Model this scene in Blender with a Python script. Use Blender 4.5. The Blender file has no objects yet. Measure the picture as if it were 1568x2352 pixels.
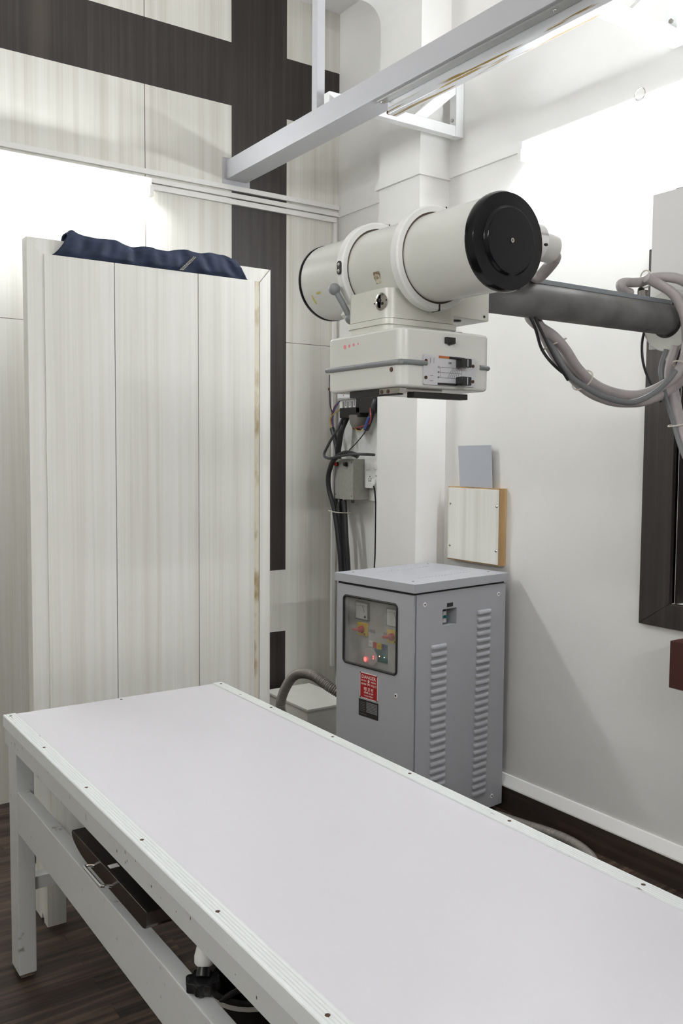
import bpy, bmesh, math, random
from mathutils import Vector, Matrix
random.seed(7)
C = bpy.context.scene.collection
PI = math.pi

# ------------------------------------------------------------------ materials
MATS = {}
def nt(name):
    m = bpy.data.materials.new(name); m.use_nodes = True
    t = m.node_tree; b = t.nodes['Principled BSDF']
    MATS[name] = m
    return m, t, b

def mat(name, col, rough=0.5, metal=0.0, noise=0.0, nscale=20.0, bump=0.0, bscale=200.0, coat=0.0, spec=0.5):
    m, t, b = nt(name)
    b.inputs['Base Color'].default_value = (*col, 1)
    b.inputs['Roughness'].default_value = rough
    b.inputs['Metallic'].default_value = metal
    b.inputs['Coat Weight'].default_value = coat
    b.inputs['Specular IOR Level'].default_value = spec
    tc = t.nodes.new('ShaderNodeTexCoord')
    if noise > 0:
        n = t.nodes.new('ShaderNodeTexNoise'); n.inputs['Scale'].default_value = nscale; n.inputs['Detail'].default_value = 5
        t.links.new(tc.outputs['Object'], n.inputs['Vector'])
        r = t.nodes.new('ShaderNodeValToRGB')
        r.color_ramp.elements[0].position = 0.3; r.color_ramp.elements[1].position = 0.7
        r.color_ramp.elements[0].color = (*[c * (1 - noise) for c in col], 1)
        r.color_ramp.elements[1].color = (*[min(1, c * (1 + noise * .5)) for c in col], 1)
        t.links.new(n.outputs['Fac'], r.inputs['Fac']); t.links.new(r.outputs['Color'], b.inputs['Base Color'])
    if bump > 0:
        n2 = t.nodes.new('ShaderNodeTexNoise'); n2.inputs['Scale'].default_value = bscale; n2.inputs['Detail'].default_value = 3
        t.links.new(tc.outputs['Object'], n2.inputs['Vector'])
        bp = t.nodes.new('ShaderNodeBump'); bp.inputs['Strength'].default_value = bump; bp.inputs['Distance'].default_value = 0.002
        t.links.new(n2.outputs['Fac'], bp.inputs['Height']); t.links.new(bp.outputs['Normal'], b.inputs['Normal'])
    return m

def grain(name, c0, c1, c2, scale=(28, 28, 0.5), rough=0.45, fine=(160, 160, 2.0), band=None, bandcol=None):
    """wood laminate whose grain runs along the axis with the small scale"""
    m, t, b = nt(name)
    b.inputs['Roughness'].default_value = rough
    tc = t.nodes.new('ShaderNodeTexCoord')
    def noise(sc, det):
        mp = t.nodes.new('ShaderNodeMapping'); mp.inputs['Scale'].default_value = sc
        n = t.nodes.new('ShaderNodeTexNoise'); n.inputs['Scale'].default_value = 1.0; n.inputs['Detail'].default_value = det
        t.links.new(tc.outputs['Object'], mp.inputs['Vector']); t.links.new(mp.outputs['Vector'], n.inputs['Vector'])
        return n
    n1 = noise(scale, 4); n2 = noise(fine, 3)
    mx = t.nodes.new('ShaderNodeMath'); mx.operation = 'MULTIPLY_ADD'
    t.links.new(n2.outputs['Fac'], mx.inputs[0]); mx.inputs[1].default_value = 0.35
    sub = t.nodes.new('ShaderNodeMath'); sub.operation = 'MULTIPLY_ADD'; sub.inputs[1].default_value = 0.85; sub.inputs[2].default_value = -0.1
    t.links.new(n1.outputs['Fac'], sub.inputs[0]); t.links.new(sub.outputs[0], mx.inputs[2])
    r = t.nodes.new('ShaderNodeValToRGB'); e = r.color_ramp.elements
    e[0].position = 0.3; e[0].color = (*c0, 1); e[1].position = 0.72; e[1].color = (*c2, 1)
    x = e.new(0.5); x.color = (*c1, 1)
    t.links.new(mx.outputs[0], r.inputs['Fac'])
    out = r.outputs['Color']
    if band:
        n3 = noise(band, 1)
        r3 = t.nodes.new('ShaderNodeValToRGB'); r3.color_ramp.elements[0].position = 0.64; r3.color_ramp.elements[1].position = 0.74
        t.links.new(n3.outputs['Fac'], r3.inputs['Fac'])
        mix = t.nodes.new('ShaderNodeMix'); mix.data_type = 'RGBA'
        t.links.new(r3.outputs['Color'], mix.inputs['Factor']); t.links.new(out, mix.inputs['A'])
        mix.inputs['B'].default_value = (*bandcol, 1); out = mix.outputs['Result']
    t.links.new(out, b.inputs['Base Color'])
    return m

def emit(name, col, s):
    m, t, b = nt(name)
    b.inputs['Base Color'].default_value = (*col, 1)
    b.inputs['Emission Color'].default_value = (*col, 1); b.inputs['Emission Strength'].default_value = s
    return m

def stained(name, col, stain, lo, hi, nscale=30, axis_mask=None, rough=0.35, metal=0.0, mapscale=(1, 1, 1)):
    """a paint or metal with blotchy stains; lo/hi are the noise thresholds"""
    m, t, b = nt(name)
    b.inputs['Roughness'].default_value = rough; b.inputs['Metallic'].default_value = metal
    tc = t.nodes.new('ShaderNodeTexCoord')
    mp = t.nodes.new('ShaderNodeMapping'); mp.inputs['Scale'].default_value = mapscale
    n = t.nodes.new('ShaderNodeTexNoise'); n.inputs['Scale'].default_value = nscale; n.inputs['Detail'].default_value = 6
    t.links.new(tc.outputs['Object'], mp.inputs['Vector']); t.links.new(mp.outputs['Vector'], n.inputs['Vector'])
    r = t.nodes.new('ShaderNodeValToRGB'); r.color_ramp.elements[0].position = lo; r.color_ramp.elements[1].position = hi
    t.links.new(n.outputs['Fac'], r.inputs['Fac'])
    fac = r.outputs['Color']
    if axis_mask:
        ax, a, c = axis_mask   # stains only between a and c along the axis (soft ends)
        sp = t.nodes.new('ShaderNodeSeparateXYZ'); t.links.new(tc.outputs['Object'], sp.inputs[0])
        mr = t.nodes.new('ShaderNodeMapRange'); mr.inputs['From Min'].default_value = a; mr.inputs['From Max'].default_value = c
        t.links.new(sp.outputs[ax], mr.inputs['Value'])
        mu = t.nodes.new('ShaderNodeMath'); mu.operation = 'MULTIPLY'
        t.links.new(mr.outputs[0], mu.inputs[0]); t.links.new(fac, mu.inputs[1]); fac = mu.outputs[0]
    mix = t.nodes.new('ShaderNodeMix'); mix.data_type = 'RGBA'
    mix.inputs['A'].default_value = (*col, 1); mix.inputs['B'].default_value = (*stain, 1)
    t.links.new(fac, mix.inputs['Factor']); t.links.new(mix.outputs['Result'], b.inputs['Base Color'])
    return m

paint = mat('wall_paint', (.80, .79, .76), .55, noise=.03, nscale=3, bump=.12, bscale=60)
ceilp = mat('ceiling_paint', (.66, .645, .63), .7)
lam = grain('white_laminate', (.60, .575, .50), (.70, .685, .62), (.77, .76, .705), scale=(26, 26, .35))
lam2 = grain('screen_laminate', (.66, .645, .58), (.76, .75, .69), (.82, .815, .77), scale=(26, 26, .35))
darkl = grain('dark_wood_laminate', (.015, .011, .0095), (.026, .019, .016), (.044, .035, .030), scale=(38, 38, .9), rough=.5,
              band=(7, 7, .12), bandcol=(.065, .052, .038))
darkside = grain('brown_laminate', (.10, .08, .065), (.14, .115, .095), (.19, .16, .135), scale=(26, 26, .4))
seamm = mat('seam_dark', (.10, .075, .055), .8)
enam = mat('white_enamel', (.78, .785, .78), .32, noise=.03, nscale=6)
enamt = stained('table_enamel', (.64, .65, .64), (.30, .28, .25), .66, .74, 26, rough=.35)
tabtop = mat('table_laminate', (.70, .685, .715), .42, noise=.012, nscale=4)
strip_m = stained('ribbed_strip_plastic', (.80, .82, .815), (.25, .20, .16), .70, .745, 45, rough=.35, mapscale=(1, .35, 1))
rust = mat('rusty_screw', (.09, .045, .025), .6, .5)
traym = mat('dark_steel', (.20, .18, .165), .25, 1.0)
steel = mat('brushed_steel', (.45, .43, .40), .22, 1.0)
chrome = mat('chrome', (.85, .85, .86), .08, 1.0)
alum = stained('aluminium_rail', (.74, .745, .77), (.30, .20, .05), .56, .60, 6, axis_mask=('Z', -.022, -.034), rough=.3, metal=.55, mapscale=(9, .45, 14))
alus = mat('rail_flange', (.42, .42, .41), .4, .5)
beamp = mat('beam_paint', (.47, .47, .49), .4, noise=.02, nscale=8)
stripp = mat('pvc_casing', (.78, .77, .74), .4)
cream = stained('cream_enamel', (.66, .655, .59), (.36, .32, .24), .72, .80, 12, rough=.28)
cream2 = mat('cream_shell', (.68, .68, .63), .26, noise=.02, nscale=5)
ringm = mat('ring_enamel', (.80, .80, .77), .3)
grayrub = mat('gray_rubber', (.20, .21, .215), .5)
black = mat('black_plastic', (.012, .012, .013), .25)
blackm = mat('black_matt', (.012, .011, .010), .6)
capm = mat('black_gloss_cap', (.004, .004, .005), .15, spec=.28)
armm = mat('gray_arm_metal', (.19, .185, .18), .62, .25, noise=.45, nscale=9)
armr = mat('arm_rail_metal', (.26, .28, .30), .4, .5)
cabg = mat('cable_gray', (.42, .385, .38), .5, noise=.12, nscale=30)
cabd = mat('cable_dark_gray', (.17, .175, .18), .5)
cabk = mat('cable_black', (.016, .016, .018), .38)
cabt = mat('cable_charcoal', (.055, .056, .058), .3)
tie = mat('tie_plastic', (.62, .58, .50), .4)
cabi = mat('cabinet_gray', (.37, .373, .393), .5, noise=.05, nscale=250, bump=.05, bscale=400)
cabin = mat('cabinet_inside', (.48, .475, .45), .6)
louv = mat('white_plaque', (.75, .75, .74), .4)
hazep = mat('milky_plastic', (.45, .43, .42), .4)
redp = mat('red_plastic', (.55, .02, .015), .35)
redsign = mat('red_sign', (.33, .006, .008), .4)
yelp = mat('yellow_plastic', (.72, .50, .03), .4)
greenp = mat('green_board', (.02, .13, .13), .5)
bluep = mat('blue_board', (.05, .08, .20), .5)
wht = mat('white_plastic', (.80, .80, .76), .3)
txtw = mat('sign_white', (.78, .74, .68), .5)
txtk = mat('print_black', (.03, .03, .03), .6)
txtg = mat('print_gray', (.20, .20, .20), .6)
orange = mat('orange_slot', (.45, .13, .02), .5)
plate_m = mat('scale_plate', (.62, .62, .64), .35, .3)
pinkm = mat('pink_mark', (.80, .28, .30), .6)
yelmark = mat('yellow_mark', (.55, .50, .12), .6)
navy = mat('navy_cloth', (.012, .022, .055), .75, noise=.25, nscale=40, bump=.3, bscale=500)
thread = mat('stitch_thread', (.45, .42, .36), .8)
boxw = mat('beige_box_paint', (.68, .665, .61), .45, noise=.04, nscale=12)
juncm = mat('junction_box_gray', (.36, .355, .31), .5, noise=.1, nscale=60)
hosem = mat('hose_metal', (.235, .212, .185), .42, .35)
woodraw = grain('raw_wood_edge', (.22, .13, .05), (.36, .22, .09), (.48, .33, .16), scale=(20, 20, 2))
sheetm = mat('gray_sheet', (.42, .44, .485), .5)
boardm = stained('painted_board', (.72, .72, .69), (.52, .50, .45), .55, .75, 10, rough=.5)
panelm = mat('plate_paint', (.72, .715, .70), .4)
wine = mat('dark_red_wood', (.055, .015, .010), .4)
redw = mat('wire_red', (.24, .03, .03), .4); bluew = mat('wire_blue', (.04, .07, .24), .4); yelw = mat('wire_yellow', (.40, .28, .06), .4)
tubem = emit('tube_glow', (.93, .965, 1.0), 66.0)
fill_frontm = emit('fill_glow_front', (.95, .97, 1.0), 100.0)  # glow of the added fill lamp behind the camera
fill_leftm = emit('fill_glow_left', (.95, .97, 1.0), 92.0)  # glow of the added fill lamp on the left wall
led_r = emit('led_red', (1, .12, .12), 1.0); led_o = emit('led_orange', (1, .45, .25), 1.5); led_w = emit('led_white', (.85, 1, .85), 1.5)
darkgl = mat('night_glass', (.004, .004, .006), .05)
bluecur = mat('blue_cloth', (.012, .012, .085), .8)
dirty = mat('dirt_brown', (.16, .13, .09), .9, noise=.5, nscale=60)
edgey = stained('panel_edge', (.66, .62, .50), (.33, .25, .12), .48, .66, 16, rough=.6, mapscale=(1, 1, .5))

def floor_mat():
    m, t, b = nt('floor_wood_planks')
    b.inputs['Roughness'].default_value = .5; b.inputs['Specular IOR Level'].default_value = .3
    tc = t.nodes.new('ShaderNodeTexCoord')
    br = t.nodes.new('ShaderNodeTexBrick'); br.inputs['Scale'].default_value = 1.0
    br.inputs['Brick Width'].default_value = .55; br.inputs['Row Height'].default_value = .075
    br.inputs['Mortar Size'].default_value = .0012; br.inputs['Mortar'].default_value = (.02, .012, .008, 1)
    br.inputs['Color1'].default_value = (.0, .0, .0, 1); br.inputs['Color2'].default_value = (1, 1, 1, 1)
    t.links.new(tc.outputs['Object'], br.inputs['Vector'])
    mp = t.nodes.new('ShaderNodeMapping'); mp.inputs['Scale'].default_value = (2.2, 34, 1)
    n = t.nodes.new('ShaderNodeTexNoise'); n.inputs['Scale'].default_value = 1; n.inputs['Detail'].default_value = 6; n.inputs['Distortion'].default_value = .6
    ad = t.nodes.new('ShaderNodeVectorMath'); ad.operation = 'MULTIPLY_ADD'
    t.links.new(br.outputs['Color'], ad.inputs[0]); ad.inputs[1].default_value = (3.1, 2.3, 1.7)
    t.links.new(tc.outputs['Object'], mp.inputs['Vector']); t.links.new(mp.outputs['Vector'], ad.inputs[2]); t.links.new(ad.outputs[0], n.inputs['Vector'])
    r = t.nodes.new('ShaderNodeValToRGB'); e = r.color_ramp.elements
    e[0].position = .36; e[0].color = (.018, .011, .008, 1); e[1].position = .74; e[1].color = (.125, .082, .056, 1)
    x = e.new(.5); x.color = (.045, .029, .021, 1)
    t.links.new(n.outputs['Fac'], r.inputs['Fac'])
    hs = t.nodes.new('ShaderNodeHueSaturation')
    mr = t.nodes.new('ShaderNodeMapRange'); mr.inputs['To Min'].default_value = .6; mr.inputs['To Max'].default_value = 1.35
    t.links.new(br.outputs['Color'], mr.inputs['Value']); t.links.new(mr.outputs[0], hs.inputs['Value'])
    t.links.new(r.outputs['Color'], hs.inputs['Color']); t.links.new(hs.outputs['Color'], b.inputs['Base Color'])
    return m
floorm = floor_mat()
baseb = grain('dark_skirting', (.022, .014, .010), (.036, .024, .017), (.060, .042, .031), scale=(3, 1.5, 40), rough=.5, fine=(8, 4, 200))

def glass_mat():
    m = bpy.data.materials.new('clear_pane'); m.use_nodes = True; t = m.node_tree; t.nodes.clear()
    o = t.nodes.new('ShaderNodeOutputMaterial'); mix = t.nodes.new('ShaderNodeMixShader')
    tr = t.nodes.new('ShaderNodeBsdfTransparent'); tr.inputs[0].default_value = (.93, .93, .92, 1)
    gl = t.nodes.new('ShaderNodeBsdfGlossy'); gl.inputs['Roughness'].default_value = .08
    df = t.nodes.new('ShaderNodeBsdfDiffuse'); df.inputs[0].default_value = (.7, .68, .66, 1)
    # grimy smears on the pane
    tc = t.nodes.new('ShaderNodeTexCoord'); n = t.nodes.new('ShaderNodeTexNoise'); n.inputs['Scale'].default_value = 9; n.inputs['Detail'].default_value = 4
    t.links.new(tc.outputs['Object'], n.inputs['Vector'])
    r = t.nodes.new('ShaderNodeValToRGB'); r.color_ramp.elements[0].position = .42; r.color_ramp.elements[1].position = .8
    r.color_ramp.elements[0].color = (.01, .01, .01, 1); r.color_ramp.elements[1].color = (.28, .28, .28, 1)
    t.links.new(n.outputs['Fac'], r.inputs['Fac'])
    mix2 = t.nodes.new('ShaderNodeMixShader'); t.links.new(r.outputs['Color'], mix2.inputs[0])
    t.links.new(tr.outputs[0], mix2.inputs[1]); t.links.new(df.outputs[0], mix2.inputs[2])
    mix.inputs[0].default_value = .09
    t.links.new(mix2.outputs[0], mix.inputs[1]); t.links.new(gl.outputs[0], mix.inputs[2]); t.links.new(mix.outputs[0], o.inputs[0])
    return m
pane_m = glass_mat()

# ------------------------------------------------------------------ mesh builder
TM = {}
class B:
    def __init__(s, m=None):
        s.bm = bmesh.new(); s.mats = []; s.cur = 0
        if m: s.m(m)
    def m(s, m):
        if m not in s.mats: s.mats.append(m)
        s.cur = s.mats.index(m); return s
    def _add(s, t):
        for f in t.faces: f.material_index = s.cur; f.smooth = True
        me = bpy.data.meshes.new('tmp'); t.to_mesh(me); t.free(); s.bm.from_mesh(me); bpy.data.meshes.remove(me); return s
    def box(s, x0, x1, y0, y1, z0, z1, bev=0.0, seg=2, rot=None):
        t = bmesh.new(); bmesh.ops.create_cube(t, size=1)
        for v in t.verts:
            v.co = Vector(((x0 + x1) / 2 + v.co.x * (x1 - x0), (y0 + y1) / 2 + v.co.y * (y1 - y0), (z0 + z1) / 2 + v.co.z * (z1 - z0)))
        if bev: bmesh.ops.bevel(t, geom=t.edges[:], offset=bev, segments=seg, profile=.5, affect='EDGES')
        if rot:
            c = Vector(((x0 + x1) / 2, (y0 + y1) / 2, (z0 + z1) / 2)); bmesh.ops.rotate(t, verts=t.verts, cent=c, matrix=rot)
        return s._add(t)
    def lathe(s, prof, o, ax, n=32, cap=True):
        """prof: list of (r, t) along axis ax from point o"""
        o = Vector(o); ax = Vector(ax).normalized(); u = ax.orthogonal().normalized(); w = ax.cross(u)
        t = bmesh.new(); rings = []
        for r, h in prof:
            rings.append([t.verts.new(o + ax * h + (u * math.cos(2 * PI * i / n) + w * math.sin(2 * PI * i / n)) * max(r, 1e-5)) for i in range(n)])
        for a, b in zip(rings, rings[1:]):
            for i in range(n): t.faces.new((a[i], a[(i + 1) % n], b[(i + 1) % n], b[i]))
        if cap:
            t.faces.new(rings[0][::-1]); t.faces.new(rings[-1])
        bmesh.ops.recalc_face_normals(t, faces=t.faces)
        return s._add(t)
    def cyl(s, p0, p1, r, r1=None, n=24, bev=0.0):
        p0 = Vector(p0); d = Vector(p1) - p0; L = d.length; r1 = r if r1 is None else r1
        pr = [(r - bev, 0), (r, bev), (r1, L - bev), (r1 - bev, L)] if bev else [(r, 0), (r1, L)]
        return s.lathe(pr, p0, d, n)
    def ring(s, o, ax, ri, ro, w, bev=.003, n=48):
        pr = [(ri, -w / 2), (ro - bev, -w / 2), (ro, -w / 2 + bev), (ro, w / 2 - bev), (ro - bev, w / 2), (ri, w / 2), (ri, -w / 2)]
        return s.lathe(pr, o, ax, n, cap=False)
    def prism(s, poly, ax, lo, hi, bev=0.0):
        """poly: 2D points in the plane across ax (x: (y,z), y: (x,z), z: (x,y))"""
        t = bmesh.new()
        def P(p, h): return {'x': (h, p[0], p[1]), 'y': (p[0], h, p[1]), 'z': (p[0], p[1], h)}[ax]
        a = [t.verts.new(P(p, lo)) for p in poly]; b = [t.verts.new(P(p, hi)) for p in poly]; n = len(poly)
        t.faces.new(a); t.faces.new(b[::-1])
        for i in range(n): t.faces.new((a[i], a[(i + 1) % n], b[(i + 1) % n], b[i]))
        bmesh.ops.recalc_face_normals(t, faces=t.faces)
        if bev: bmesh.ops.bevel(t, geom=t.edges[:], offset=bev, segments=2, profile=.5, affect='EDGES')
        return s._add(t)
    def tube(s, pts, r, n=12, sm=6, rib=None, cap=True):
        pts = [Vector(p) for p in pts]
        if sm > 1 and len(pts) > 2:
            q = []
            e = [pts[0] * 2 - pts[1]] + pts + [pts[-1] * 2 - pts[-2]]
            for i in range(1, len(e) - 2):
                p0, p1, p2, p3 = e[i - 1:i + 3]
                for k in range(sm):
                    x = k / sm
                    q.append(.5 * ((2 * p1) + (p2 - p0) * x + (2 * p0 - 5 * p1 + 4 * p2 - p3) * x * x + (3 * p1 - p0 - 3 * p2 + p3) * x ** 3))
            q.append(pts[-1]); pts = q
        rad = [r] * len(pts)
        if rib:   # corrugated: resample at rib/4 spacing
            step, amp = rib; L = [0]
            for a, b in zip(pts, pts[1:]): L.append(L[-1] + (b - a).length)
            m = int(L[-1] / (step / 6)); new = []; j = 0
            for k in range(m + 1):
                d = k * L[-1] / m
                while j < len(pts) - 2 and L[j + 1] < d: j += 1
                f = (d - L[j]) / max(1e-9, L[j + 1] - L[j]); new.append(pts[j].lerp(pts[j + 1], f))
            pts = new; rad = [r + amp * math.sin(k * PI / 3) for k in range(len(pts))]
        t = bmesh.new(); rings = []; up = None
        for i, p in enumerate(pts):
            d = (pts[min(i + 1, len(pts) - 1)] - pts[max(i - 1, 0)]).normalized()
            if up is None: up = d.orthogonal().normalized()
            up = (up - d * up.dot(d)).normalized(); w = d.cross(up)
            rings.append([t.verts.new(p + (up * math.cos(2 * PI * k / n) + w * math.sin(2 * PI * k / n)) * rad[i]) for k in range(n)])
        for a, b in zip(rings, rings[1:]):
            for k in range(n): t.faces.new((a[k], a[(k + 1) % n], b[(k + 1) % n], b[k]))
        if cap: t.faces.new(rings[0][::-1]); t.faces.new(rings[-1])
        bmesh.ops.recalc_face_normals(t, faces=t.faces)
        return s._add(t)
    def sphere(s, o, r, n=16, sc=(1, 1, 1)):
        t = bmesh.new(); bmesh.ops.create_uvsphere(t, u_segments=n, v_segments=n // 2, radius=r)
        for v in t.verts: v.co = Vector((v.co.x * sc[0], v.co.y * sc[1], v.co.z * sc[2])) + Vector(o)
        return s._add(t)
    def quad(s, *p):
        t = bmesh.new(); t.faces.new([t.verts.new(q) for q in p]); return s._add(t)
    def text(s, body, size, o, ux, uy, align='CENTER', depth=.0004, xs=1.0):
        """flat lettering: ux is the reading direction, uy is up"""
        cu = bpy.data.curves.new('t', 'FONT'); cu.body = body; cu.size = size; cu.align_x = align; cu.extrude = depth / 2; cu.resolution_u = 2
        ob = bpy.data.objects.new('t', cu); C.objects.link(ob)
        dg = bpy.context.evaluated_depsgraph_get(); me = bpy.data.meshes.new_from_object(ob.evaluated_get(dg))
        t = bmesh.new(); t.from_mesh(me); bpy.data.objects.remove(ob); bpy.data.curves.remove(cu); bpy.data.meshes.remove(me)
        ux = Vector(ux).normalized(); uy = Vector(uy).normalized(); uz = ux.cross(uy); o = Vector(o)
        for v in t.verts: v.co = o + ux * v.co.x * xs + uy * v.co.y + uz * v.co.z
        return s._add(t)
    def build(s, name, parent=None, local=False, origin=None, ang=.6, label=None, wn=True):
        if parent is not None:
            M = TM[parent.name]
            if not local: s.bm.transform(M.inverted())
        else:
            M = Matrix.Translation(origin or (0, 0, 0))
            if not local: s.bm.transform(M.inverted())
        for e in s.bm.edges:
            if len(e.link_faces) == 2: e.smooth = e.calc_face_angle(0) < ang
        me = bpy.data.meshes.new(name); s.bm.to_mesh(me); s.bm.free()
        for m in s.mats: me.materials.append(m)
        o = bpy.data.objects.new(name, me); C.objects.link(o)
        if wn:
            w = o.modifiers.new('weighted_normals', 'WEIGHTED_NORMAL'); w.keep_sharp = True; w.weight = 100
        if parent is not None: o.parent = parent
        else: o.location = M.translation
        TM[o.name] = M
        if label: o['label'] = label
        return o

def thing(name, label, cat, loc, rz=0.0, group=None):
    o = bpy.data.objects.new(name, None); C.objects.link(o); o.empty_display_size = .05
    o.location = loc; o.rotation_euler = (0, 0, rz); o['label'] = label; o['category'] = cat
    if group: o['group'] = group
    TM[o.name] = Matrix.Translation(loc) @ Matrix.Rotation(rz, 4, 'Z')
    return o
def tag(o, label, cat, group=None):
    o['label'] = label; o['category'] = cat
    if group: o['group'] = group
    return o
def struct(o):
    o['kind'] = 'structure'; return o

def rrect(x0, x1, z0, z1, r, n=6):
    p = []
    for cx, cz, a0 in ((x1 - r, z1 - r, 0), (x0 + r, z1 - r, 90), (x0 + r, z0 + r, 180), (x1 - r, z0 + r, 270)):
        for k in range(n + 1):
            a = math.radians(a0 + 90 * k / n); p.append((cx + r * math.cos(a), cz + r * math.sin(a)))
    return p

# ------------------------------------------------------------------ the room
XL, XR, YF, YB, ZC = -1.6, 2.73, -1.7, 3.95, 3.77
b = B(floorm); b.box(XL - .1, XR + .1, YF - .1, YB + .1, -.08, 0); struct(b.build('floor'))
b = B(ceilp); b.box(XL - .1, XR + .1, YF - .1, YB + .1, ZC, ZC + .08); struct(b.build('ceiling'))
b = B(lam); b.box(XL - .1, XL, YF - .1, YB + .1, 0, ZC); struct(b.build('wall_left'))
b = B(darkside); b.box(XL, XR + .1, YF - .1, YF, 0, ZC); struct(b.build('wall_front'))
# panelled back wall: laminate sheets, dark bands and thin joints as faces of one sheet
xs = sorted({XL, -.803, -.8, .399, .402, 1.599, 1.6025, 2.039, 2.346, XR + .1})
zs = sorted({0, .607, .924, 2.078, 2.0805, 3.179, 3.473, ZC})
b = B(lam); b.m(darkl); b.m(seamm)
for x0, x1 in zip(xs, xs[1:]):
    for z0, z1 in zip(zs, zs[1:]):
        xm, zm = (x0 + x1) / 2, (z0 + z1) / 2
        dark = (2.039 < xm < 2.346 and not .607 < zm < .924) or 3.179 < zm < 3.473
        seam = x1 - x0 < .004 or z1 - z0 < .004
        b.m(darkl if dark else seamm if seam else lam)
        if seam and dark: b.m(darkl)
        b.quad((x0, YB, z0), (x1, YB, z0), (x1, YB, z1), (x0, YB, z1))
b.m(lam); b.box(XL, XR + .1, YB + .001, YB + .1, 0, ZC)
struct(b.build('wall_back'))
# right wall with the window opening, the shallow pier, its haunch and the set-in end bay
b = B(paint)
W0, W1, WZ0, WZ1 = .85, 1.935, 1.0, 2.16
b.box(XR, XR + .15, YF, W0, 0, ZC); b.box(XR, XR + .15, W1, YB, 0, ZC)
b.box(XR, XR + .15, W0, W1, 0, WZ0); b.box(XR, XR + .15, W0, W1, WZ1, ZC)
b.box(2.66, XR, 3.46, YB - .001, 0, ZC)                              # end bay
b.box(2.56, XR, 3.16, 3.46, 0, ZC)                                   # pier
hz = 3.585; R = .09                                                   # beam under the ceiling with a rounded haunch into the pier
prof = [(2.56, hz - R)] + [(2.56 - R + R * math.cos(a), hz - R + R * math.sin(a)) for a in [math.radians(10 * k) for k in range(1, 10)]] + \
       [(XL, hz + .02), (XL, ZC), (2.56, ZC)]
b.prism(prof, 'y', 3.16, 3.46)
struct(b.build('wall_right', ang=.5))
# narrow ledge running round at shoulder height of the upper wall
b = B(paint); z0, z1 = 2.752, 2.785
b.box(2.718, XR, YF, 3.146, z0 + .008, z1 + .008); b.box(2.546, 2.565, 3.146, 3.474, z0, z1); b.box(2.565, XR, 3.146, 3.16, z0, z1)
b.box(2.651, 2.66, 3.46, YB - .001, z0 - .010, z1 - .010)
struct(b.build('trim_1'))
b = B(baseb); b.box(2.70, XR, YF, 3.16, 0, .102, .001); struct(b.build('baseboard_right'))
b = B(paint); b.prism([(2.70, .103), (2.7295, .103), (2.7295, .150), (2.722, .148), (2.70, .112)], 'y', YF, 3.16); struct(b.build('trim_2'))

# window in the right wall: dark laminate casing, deep reveal, night-black pane, blue hanging strip
b = B(darkl)
b.prism([(2.06, .914), (2.06, 2.248), (1.935, 2.16), (1.935, 1.0)], 'x', 2.712, 2.745, .002)
b.prism([(.73, .914), (2.06, .914), (1.935, 1.0), (.85, 1.0)], 'x', 2.712, 2.745, .002)
b.prism([(.73, 2.248), (2.06, 2.248), (1.935, 2.16), (.85, 2.16)], 'x', 2.712, 2.745, .002)
b.prism([(.73, .914), (.73, 2.248), (.85, 2.16), (.85, 1.0)], 'x', 2.712, 2.745, .002)
b.box(2.745, 2.82, 1.925, 1.934, 1.0, 2.16)
b.m(darkgl); b.box(2.82, 2.83, W0, W1, WZ0, WZ1)
b.m(bluecur)
for k in range(3): b.tube([(2.795, 1.905 - .022 * k, 1.03), (2.79, 1.907 - .022 * k, 1.5), (2.795, 1.905 - .022 * k, 2.12)], .012, 8)
struct(b.build('window_1'))

# ------------------------------------------------------------------ PVC cable casings on the back wall
def casing(z0, z1, x1, label, d=.016):
    b = B(stripp); b.box(XL + .01, x1, YB - d, YB - .0005, z0, z1, .002)
    return tag(b.build('cable_casing', origin=(0, YB, z0)), label, 'cable casing', 'horizontal cable casings on the panelled wall')
cs = casing(2.7785, 2.802, 2.657, 'top one of three white horizontal cable casings on panelled wall')
b = B(louv); b.box(1.856, 1.884, YB - .0166, YB - .0158, 2.788, 2.797); b.build('paper_label', cs)
casing(2.744, 2.766, 2.650, 'middle one of three white horizontal cable casings on panelled wall', .017)
casing(2.713, 2.738, 2.640, 'lowest of three white horizontal cable casings on panelled wall', .016)
b = B(stripp); b.box(2.6215, 2.642, YB - .016, YB - .0005, .386, 2.7115, .002)
tag(b.build('cable_casing', origin=(2.63, YB, .386)), 'thin white vertical cable casing running down the corner of panelled wall', 'cable casing')

# ------------------------------------------------------------------ tube lights
def tube_light(axis, a0, a1, z, wall, label, glow=None):
    sg = 1 if wall > 1 else -1          # which way the wall faces
    if axis == 'x':
        t = thing('tube_light', label, 'light', ((a0 + a1) / 2, wall, z), 0, 'fluorescent tube lights')
        P = lambda a, d, h: (a, wall - sg * d, z + h)
        box = lambda b, p0, p1, d0, d1, h0, h1, bev: b.box(p0, p1, *sorted((wall - sg * d1, wall - sg * d0)), z + h0, z + h1, bev)
    else:
        t = thing('tube_light', label, 'light', (wall, (a0 + a1) / 2, z), 0, 'fluorescent tube lights')
        P = lambda a, d, h: (wall - sg * d, a, z + h)
        box = lambda b, p0, p1, d0, d1, h0, h1, bev: b.box(*sorted((wall - sg * d1, wall - sg * d0)), p0, p1, z + h0, z + h1, bev)
    b = B(enam); box(b, a0, a1, 0, .034, -.004, .046, .003); b.build('batten', t)
    for e, s in ((a0, 1), (a1, -1)):
        b = B(wht); box(b, min(e, e + .022 * s), max(e, e + .022 * s), .006, .060, -.040, .006, .004); b.build('lamp_holder', t)
    b = B(glow or tubem); b.cyl(P(a0 + .022, .042, -.020), P(a1 - .022, .042, -.020), .0135, n=16); b.build('tube', t)
    return t
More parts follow.
